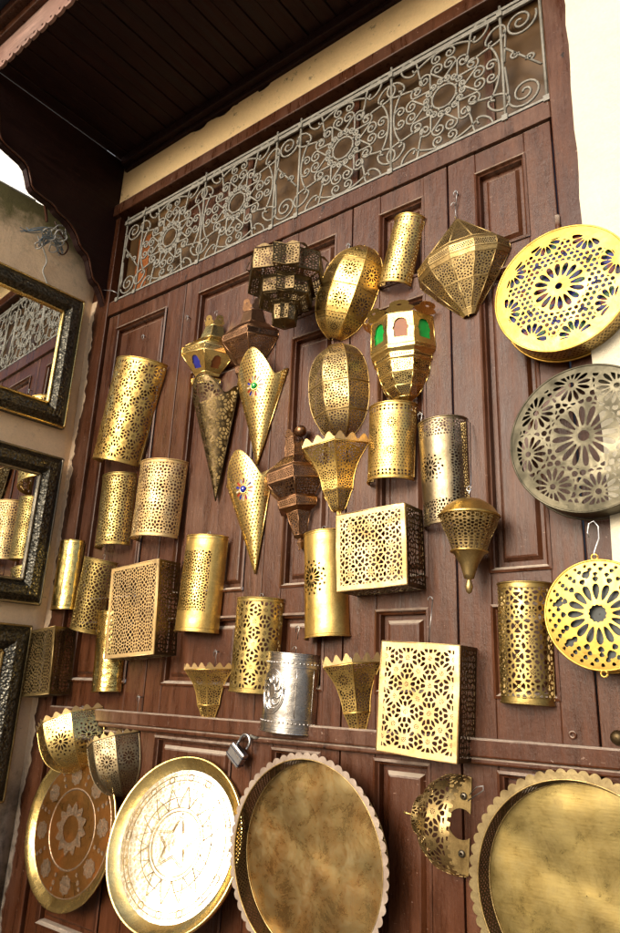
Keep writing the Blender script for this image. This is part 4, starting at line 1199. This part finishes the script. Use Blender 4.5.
cone_sconce('dark openwork cone hanging below the blue-windowed lantern', (214, 392), (211, 501), 48, 'dark', dk, peak=.08)
dd = dots(.0115, .0031)
cone_sconce('yellow brass cone with a green jewel in a petalled rosette', (258, 374), (252, 465), 57, 'gold', dd, ky=.55, gem=(.80, .10, 'green'), peak=.22)
cone_sconce('yellow brass cone with a blue jewel, tip hanging above the leafy cylinder', (246, 474), (251, 574), 55, 'gold', dd, ky=.55, gem=(.80, .08, 'blue'), peak=.20)

# ---- domed pendant
loc, th, H, R = place_axis((469, 498), (469, 594), 60, half=False, d=.06)
t = empty('hanging_lamp', loc, th); tag(t, 'domed openwork brass lamp hanging on a long wire beside the square box', 'hanging lamp')
mb = MB(); mb.lathe([(H * .80, R * 1.0), (H * .805, R * 1.04), (H * .82, R * .98), (H * .90, R * .80), (H * .97, R * .45), (H * 1.0, R * .12), (H * 1.01, .001)], 40); mb.build('dome', M['brass'], t)
mb = MB(); rb = MB(); kk = kal(.046, 5, 7, .05); shell(mb, None, [(.43, .56), (.55, .68), (.70, .90), (.80, 1.0)], H, R, 22, 0, 2 * PI, lambda x, y, w, L: kk(x, y), 1.0, border=.0); mb.build('pierced_body', M['old'], t, .001)
mb = MB(); 
for z, r in ((.80, 1.01), (.43, .60)): mb.tube([(R * r * math.cos(a), R * r * math.sin(a), H * z) for a in np.linspace(0, 2 * PI, 37)], .0022, 6)
mb.build('rim', M['brass'], t)
mb = MB(); mb.lathe([(.0, .0006), (.02 * H, R * .09), (.08 * H, R * .13), (.13 * H, R * .08), (.15 * H, R * .07), (.155 * H, R * .16), (.20 * H, R * .20), (.30 * H, R * .30), (.40 * H, R * .50), (.43 * H, R * .62)], 32); mb.build('lower_cup', M['old'], t)
mb = MB(); pz = [(0, 0, H), (0, 0, H + .012), (.004, 0, H + .02), (-.003, .005, H + .028), (0, .01, H + .035)]; q = P(465, 424, .012); ql = (q[0] - loc[0], q[1] - loc[1], q[2] - loc[2])
mb.tube(pz + [ql], .0014, 5); mb.tube([(.006 * math.cos(a), .0, H + .022 + .006 * math.sin(a)) for a in np.linspace(0, 6, 10)], .0011, 5); mb.build('hanging_wire', M['steel'], t)

# ---- sideways bowl
c0 = P(471, 826, .0); t = empty('sideways_bowl_sconce', (c0[0], -.004, c0[2]), math.radians(4)); tag(t, 'toothed openwork bowl sconce turned on its side beside the big right-hand tray', 'wall sconce')
Rb = .094
prof = [(0, 1.0), (-.020, 1.03), (-.055, .98), (-.085, .78), (-.088, .50), (-.092, .46), (-.118, .42), (-.122, .10)]
zz = np.array([p[0] for p in prof]); rr = np.array([p[1] for p in prof]) * Rb; al = np.concatenate([[0], np.cumsum(np.hypot(np.diff(zz), np.diff(rr)))]); Lb = al[-1]; kb = kal(.060, 23, 5, .045)
mb = MB(); aa = PI * Rb
def fb_(U, V):
    g_ = kb(U, V - .012); g_ = np.where(V < .012, .01, g_); g_ = np.maximum(g_, .003 - np.abs(V - al[3])); g_ = np.where(V > al[6], .01, g_)
    tooth = V - (.007 * np.abs((U / .016) % 1.0 - .5) * 2 - .0015) if False else V - np.where(((U / .017) % 1.0) > .5, .007, -.001)
    return np.minimum(g_, tooth)
mb.march(fb_, lambda U, V: (np.interp(V, al, zz), -1.0 * np.interp(V, al, rr) * np.sin(PI / 2 + U / Rb), np.interp(V, al, rr) * np.cos(PI / 2 + U / Rb)), int(aa / RES), int(Lb / RES), (-aa / 2, aa / 2), (0, Lb))
mb.build('shade', M['old'], t, .0013)
mb = MB(); mb.march(lambda U, V: np.minimum(np.hypot(U + .02, V) - .03, np.minimum(np.hypot(U + .016, V - .055) - .004, np.hypot(U + .016, V + .055) - .004)), lambda U, V: (U, 0 * U, V), 60, 120, (-.05, .0), (-Rb, Rb)); mb.build('back_plate', M['old'], t, .0015)
mb = MB()
for s_ in (-1, 1): mb.lathe([(-.001, .0075), (.003, .007), (.0035, .003)], 12, (-.016, -.002, s_ * .055), axis='y')
mb.build('washer', M['pewter'], t)
mb = MB(); mb.tube([(-.122, -.02, 0), (-.140, -.02, 0), (-.146, -.02, 0)], [.003, .002, .0035], 6); mb.build('pin', M['brass'], t)
mb = MB(); mb.tube([(.0, -.01, .06), (.02, -.02, .08), (.035, -.02, .085), (.036, -.02, .077), (.0, -.015, .05)], .0012, 5); mb.build('hook', M['wire'], t)

# ================================================================== ROUND DISCS
def disc(label, c, R, d, mat, fn, side=None, glass=None, hk=None, sidemat=None, rimw=.0):
    p = P(*c, d); t = empty('disc_sconce', (p[0], -.035, p[2]), math.radians(0)); tag(t, label, 'disc sconce', 'round pierced disc sconces at the right')
    D = d - .035
    mb = MB(); n_ = int(2 * R / .0015)
    dome = lambda U, V: -D - .010 * (1 - (U * U + V * V) / R / R)
    mb.march(lambda U, V: np.minimum(fn(U, V), R - np.hypot(U, V)), lambda U, V: (U, dome(U, V), V), n_, n_, (-R * 1.01, R * 1.01), (-R * 1.01, R * 1.01))
    mb.build('face', M[mat], t, .0014)
    mb = MB(); sdn = dots(.010, .0026); Cc = 2 * PI * R
    mb.march(lambda U, V: np.maximum(sdn(U, V), .006 - np.minimum(V, D + .008 - V)) if side else .01 + 0 * U, lambda U, V: (R * np.cos(U / R), -V + .008, R * np.sin(U / R)), int(Cc / .002), int(D / .0018), (0, Cc), (0, D + .008))
    mb.build('side_band', M[sidemat or mat], t, .0012)
    for yy, k in ((-D, 1.003), (.008, 1.02)):
        mb = MB(); mb.tube([(R * k * math.cos(a), yy, R * k * math.sin(a)) for a in np.linspace(0, 2 * PI, 97)[:-1]], .0024, 6, closed=True)
        mb.build('rim', M[mat], t)
    if glass:
        mb = MB(); mb.lathe([(D - .004, .001), (D - .004, R * .88)], 64, axis='y'); mb.build('glass_lining', M[glass], t)
    if hk:
        mb = MB(); mb.tube([(0, -D, R), (0, -D, R + .015), (.008, -D * .7, R + .045), (.008, -D * .6, R + .07), (.0, -D * .6, R + .082), (-.010, -D * .6, R + .078), (-.014, -D * .6, R + .06), (-.011, -D * .6, R + .05)], .0016, 6); mb.build('hook', M['steel'], t)
        for z in (R + .006, -R - .006):
            mb = MB(); mb.tube([(.006 * math.cos(a), -D, z + .006 * math.sin(a)) for a in np.linspace(0, 2 * PI, 14)], .002, 6); mb.build('lug', M[mat], t)
    return t
def dotfield(R, cell, r0, lo, hi):
    dt = dots(cell, r0)
    def f(U, V):
        q = np.hypot(U, V); return np.maximum(dt(U, V), np.maximum(R * lo - q, q - R * hi))
    return f
def fAH(U, V, R=.15):
    g_ = np.minimum(np.hypot(U, V) - R * .055, petals(U, V, 16, R * .275, R * .110, R * .041))
    dt = dotfield(R, R * .088, R * .033, .42, .80)(U, V)
    for k in range(8):
        a = k * PI / 4 + .2; x, y = U - R * .86 * math.cos(a), V - R * .86 * math.sin(a); d = np.hypot(x, y)
        pf = np.maximum(petals(x, y, 13, R * .165, R * .085, R * .035, a), np.hypot(U, V) - R * .86)
        dt = np.where(d < R * .26, np.where(d < R * .245, pf, .01), dt)
    for k in range(8):
        a = k * PI / 4 + .2 + PI / 8; x, y = U - R * .55 * math.cos(a), V - R * .55 * math.sin(a); dt = np.minimum(dt, np.maximum(np.hypot(x, y), 0) - R * .036 * (1 + .25 * np.cos(8 * np.arctan2(y, x))))
    return np.minimum(g_, dt)
def fAI(U, V, R=.155):
    g_ = np.minimum(np.hypot(U, V) - R * .075, petals(U, V, 16, R * .28, R * .14, R * .038))
    dt = dotfield(R, R * .105, R * .040, .45, .90)(U, V)
    for k in range(8):
        a = k * PI / 4 + .15; x, y = U - R * .78 * math.cos(a), V - R * .78 * math.sin(a); d = np.hypot(x, y)
        pf = np.minimum(np.maximum(petals(x, y, 14, R * .17, R * .085, R * .026, a), np.hypot(U, V) - R * .93), d - R * .04)
        dt = np.where(d < R * .28, np.where(d < R * .265, pf, .01), dt)
    return np.minimum(g_, dt)
def fAJ(U, V, R=.11):
    g_ = np.minimum(np.hypot(U, V) - R * .15 * (1 + .06 * np.cos(12 * np.arctan2(V, U))), petals(U, V, 16, R * .38, R * .145, R * .057))
    for i, (q, n_, s_) in enumerate(((.60, 16, .050), (.69, 22, .040), (.78, 26, .040), (.86, 30, .032))): g_ = np.minimum(g_, ring(U, V, n_, R * q, R * s_, PI / n_ * (i % 2)))
    g_ = np.minimum(g_, ring(U, V, 6, R * .70, R * .07, .3))
    return g_
disc('bright gold disc with blue, red and green glass behind its star pattern', (560, 288), .152, .080, 'discgold', fAH, side=True, glass='mosaic', sidemat='old')
disc('large grey openwork disc with star flowers, between the two gold discs', (585, 437), .158, .085, 'discgrey', fAI, side=False)
disc('smaller gold disc with a petalled star, hung on a curled wire hook', (599, 614), .104, .075, 'discgold', fAJ, side=True, hk=True, glass='lining')

# ================================================================== TRAYS
def scallop_ring(mb, R0, R1, n, y0, amp, lift=0):
    m_ = n * 8; vs, fs = [], []
    for k in range(m_):
        a = 2 * PI * k / m_; u = (k % 8) / 8.0
        ro = R1 + amp * (1 - abs(2 * u - 1) ** 2.2)
        vs += [(R0 * math.cos(a), y0, R0 * math.sin(a)), ((R0 + R1) / 2 * math.cos(a), y0 - lift * .4, (R0 + R1) / 2 * math.sin(a)), (ro * math.cos(a), y0 - lift, ro * math.sin(a))]
    for k in range(m_):
        j = (k + 1) % m_
        fs += [(k * 3, j * 3, j * 3 + 1, k * 3 + 1), (k * 3 + 1, j * 3 + 1, j * 3 + 2, k * 3 + 2)]
    mb.add(vs, fs, False)
def tray(label, c, R, d, build, tiltx=0., name='tray', th=0., rz=0.):
    p = P(*c, d); t = empty(name, tuple(p), rot=(math.radians(tiltx), th, math.radians(rz))); tag(t, label, 'tray', 'round metal trays along the foot of the door'); build(t, R); return t
def b_red(t, R):
    mb = MB(); mb.lathe([(.001, R * .995), (.006, R), (.007, R * .985), (.001, R * .93), (-.004, R * .86), (-.006, R * .845)], 96, axis='y'); mb.build('rim', M['gold'], t)
    mb = MB(); mb.lathe([(-.006, R * .845), (-.006, R * .50)], 96, axis='y', smooth=False); mb.build('enamel_band', M['enamel'], t)
    mb = MB(); mb.lathe([(-.0052, R * .52), (-.0045, R * .51), (-.0045, R * .495), (-.006, R * .49)], 96, axis='y'); mb.lathe([(-.0055, R * .845), (-.005, R * .84), (-.0055, R * .83)], 96, axis='y'); mb.build('ring_inlay', M['lace'], t)
    mb = MB(); mb.lathe([(-.0058, R * .49), (-.005, R * .25), (-.0045, .001)], 96, axis='y'); mb.build('centre', M['enamel'], t)
    for k in range(8):
        a = k * PI / 4 + .2; mb = MB(); cx_, cz_ = R * .675 * math.cos(a), R * .675 * math.sin(a)
        def f(U, V, cx_=cx_, cz_=cz_):
            x, y = U - cx_, V - cz_; r = np.hypot(x, y); q = np.arctan2(y, x)
            return np.minimum(R * .115 * (1 + .08 * np.cos(8 * q)) - r, np.minimum(kal(.016, 5, 6, .12)(x, y), 1))
        mb.march(f, lambda U, V: (U, 0 * U + .0046, V), 44, 44, (cx_ - .032, cx_ + .032), (cz_ - .032, cz_ + .032)); mb.build('medallion', M['lace'], t, .0006)
    mb = MB()
    for k in range(8):
        a = k * PI / 4 + .2 + PI / 8
        for rr_, s_ in ((.60, .03), (.70, .035), (.78, .03)):
            cx_, cz_ = R * rr_ * math.cos(a), R * rr_ * math.sin(a)
            mb.lathe([(-.0048, R * s_ * .2), (-.0045, R * s_)], 6, (cx_, 0, cz_), axis='y')
    mb.build('sprig_inlay', M['lace'], t)
    mb = MB()
    def f2(U, V):
        r = np.hypot(U, V); q = np.arctan2(V, U); s_ = R * (.30 + .045 * np.abs(((q / (2 * PI / 12)) % 1) - .5) * 4 - .045)
        return np.minimum(np.minimum(s_ - r, r - R * .17), kal(.02, 5, 6, .14)(U, V))
    mb.march(f2, lambda U, V: (U, 0 * U + .0030, V), 90, 90, (-R * .4, R * .4), (-R * .4, R * .4)); o_ = mb.build('star_inlay', M['lace'], t, .0006); o_.location = (0, -.0, 0)
def b_shine(t, R):
    mb = MB(); mb.lathe([(-.004, R * .99), (.008, R), (.011, R * .985), (.008, R * .965), (.001, R * .93), (-.006, R * .86), (-.008, R * .84)], 110, axis='y'); mb.build('rim', M['gold'], t)
    mb = MB(); mb.lathe([(-.008, R * .84), (-.0070, R * .6), (-.0085, R * .3), (-.0058, .001)], 110, axis='y'); mb.build('engraved_plate', M['engraved'], t)
    mb = MB(); pts = []
    for k in range(10):
        rr_ = R * (.34 if k % 2 == 0 else .155); a = k * PI / 5 + PI / 2; pts.append((rr_ * math.cos(a), .0058, rr_ * math.sin(a)))
    for s_ in (1.0, .86): mb.tube([(p[0] * s_, p[1], p[2] * s_) for p in pts], .0011, 5, closed=True)
    for rr_ in (.36, .40, .52, .72, .78): mb.tube([(R * rr_ * math.cos(a), .0058, R * rr_ * math.sin(a)) for a in np.linspace(0, 2 * PI, 80)[:-1]], .0009, 5, closed=True)
    for k in range(16):
        a = k * PI / 8; mb.tube([(R * q * math.cos(a + dq), .0058, R * q * math.sin(a + dq)) for q, dq in ((.40, -.19), (.50, -.12), (.64, .0), (.50, .12), (.40, .19))], .0009, 5)
        mb.tube([(R * .75 * math.cos(a) + .009 * math.cos(b), .0058, R * .75 * math.sin(a) + .009 * math.sin(b)) for b in np.linspace(0, 2 * PI, 12)], .0008, 5)
    mb.build('engraving', M['old'], t)
def b_gallery(R_in, n, mat, wh=.030):
    def b(t, R):
        mb = MB(); mb.lathe([(.0, R_in), (.0012, R_in * .7), (.0, R_in * .4), (.0015, .001)], 96, axis='y'); mb.build('plate', M['plate_brown' if mat == 'patina' else 'plate_yellow'], t)
        mb = MB(); Cc = 2 * PI * R_in; ds = 2 * PI * R_in / round(Cc / .009)
        def f(U, V):
            a = np.abs(((U / ds) + V / .009) % 1 - .5) * 2; b_ = np.abs(((U / ds) - V / .009) % 1 - .5) * 2
            return np.maximum(np.maximum(.42 - a, .42 - b_) * .004, .004 - np.minimum(V, wh - V))
        mb.march(f, lambda U, V: ((R_in + V * .22) * np.cos(U / R_in), -V, (R_in + V * .22) * np.sin(U / R_in)), int(Cc / .0011), int(wh / .0012), (0, Cc), (0, wh)); mb.build('pierced_gallery', M['dark'], t, .001)
        mb = MB(); r0 = R_in + wh * .22; scallop_ring(mb, r0, R - .010, n, -wh, .007, .0); mb.build('scalloped_flange', M['flange' if mat == 'patina' else 'flange_y'], t, .0010)
        mb = MB(); mb.tube([(r0 * math.cos(a), -wh, r0 * math.sin(a)) for a in np.linspace(0, 2 * PI, 121)[:-1]], .0018, 5, closed=True); mb.tube([(R_in * math.cos(a), -.001, R_in * math.sin(a)) for a in np.linspace(0, 2 * PI, 121)[:-1]], .0018, 5, closed=True); mb.build('bead', M['old'], t)
    return b
tray('oval-looking reddish copper tray with pale medallions at the foot of the side wall', (70, 829), .220, .040, b_red, -5, th=.05)
tray('very shiny engraved brass tray with a star, second from the side wall', (174, 843), .216, .070, b_shine, -16, rz=9)
tray('brownish patinated tray with a pinkish scalloped rim, third from the side wall', (313, 858), .232, .035, b_gallery(.205, 58, 'patina', .038), 0)
tray('large yellowish tray with a scalloped rim at the lower right corner', (587, 896), .218, .030, b_gallery(.188, 62, 'patina2', .036), 0)

# ================================================================== SMALL THINGS
c = P(237, 755, .03); t = empty('padlock', tuple(c), math.radians(36)); tag(t, 'small steel padlock hanging open on the bar above the shiny tray', 'padlock')
t.scale = (1.3, 1.3, 1.3)
mb = MB(); mb.box(-.021, .021, -.008, .008, -.016, .016); mb.build('body', M['steel'], t, bevel=.003)
mb = MB(); mb.box(-.0215, .0215, -.0085, .0085, .007, .009); mb.box(-.0215, .0215, -.0085, .0085, -.010, -.008); mb.build('band', M['dkblue'], t)
mb = MB(); mb.tube([(-.013, 0, .015), (-.013, 0, .034)] + [(-.013 * math.cos(a), 0, .034 + .013 * math.sin(a)) for a in np.linspace(0.2, PI, 10)] + [(.013, 0, .026)], .003, 8); mb.build('shackle', M['steel'], t)
c = P(253, 737, .02); mb = MB(); mb.tube([(c[0] - .014, -.006, c[2] + .003), (c[0], -.03, c[2] + .003), (c[0] + .012, -.03, c[2]), (c[0] + .02, -.006, c[2])], .004, 6)
o = mb.build('staple', M['iron']); tag(o, 'iron staple on the bar that holds the padlock', 'staple')
hp = P(558, 228, .02); t = empty('hinge', tuple(hp)); tag(t, 'small painted hinge between the right leaf and the jamb, above the gold disc', 'hinge')
mb = MB(); mb.lathe([(-.035, .0005), (-.034, .006), (.034, .006), (.035, .0005)], 12); mb.build('knuckle', M['frame'], t)
mb = MB(); mb.box(-.012, -.004, .008, .014, -.03, .03); mb.build('plate', M['frame'], t)
bp_ = P(616, 738, .03); mb = MB(); mb.lathe([(0, .014), (.006, .013), (.011, .006), (.012, .001)], 16, axis='y'); o = mb.build('bolt_head', M['dark']); o.location = (bp_[0], -.018, bp_[2]); tag(o, 'round dusty bolt head at the right end of the door bar', 'bolt')
bp_ = P(573, 735, .0); mb = MB(); mb.lathe([(0, .008), (.002, .008), (.002, .004), (-.01, .004)], 14, axis='y'); o = mb.build('keyhole_ring', M['frame']); o.location = (bp_[0], -.003, bp_[2]); tag(o, 'small reddish keyhole ring just above the door bar', 'keyhole')
# spare wire hooks and nails on the door
def spare(px, py, L, lab):
    q = P(px, py, .0); mb = MB(); x, z = q[0], q[2]
    mb.tube([(x, .0, z), (x, -.016, z)], .0022, 6)
    mb.tube([(x - .006, -.012, z - .012), (x - .007, -.014, z), (x - .001, -.014, z + .006), (x + .005, -.013, z), (x + .001, -.012, z - .014), (x - .002, -.010, z - L)], .0012, 5)
    o = mb.build('nail_hook', M['wire']); tag(o, lab, 'hook', 'nails and wire hooks on the door')
spare(146, 337, .02, 'bent wire on a nail in the top panel of the leaf by the side wall')
spare(190, 318, .0 + .02, 'small nail beside the leaf crown of the blue-windowed lantern')
spare(458, 195, .04, 'wire hook on a nail above the diamond-shaped lantern')
spare(351, 247, .02, 'small wire loop beside the top of the rosette egg lantern')
spare(423, 416, .03, 'small wire hook above the dull grey-gold cylinder')
spare(219, 652, .04, 'hairpin wire hook above the smallest crown sconce')
spare(142, 697, .05, 'thin wire on a nail above the dull grey half bowl')
spare(301, 628, .03, 'double wire hook above the silver cylinder')
spare(214, 385, .02, 'hairpin wire at the top of the dark openwork cone')
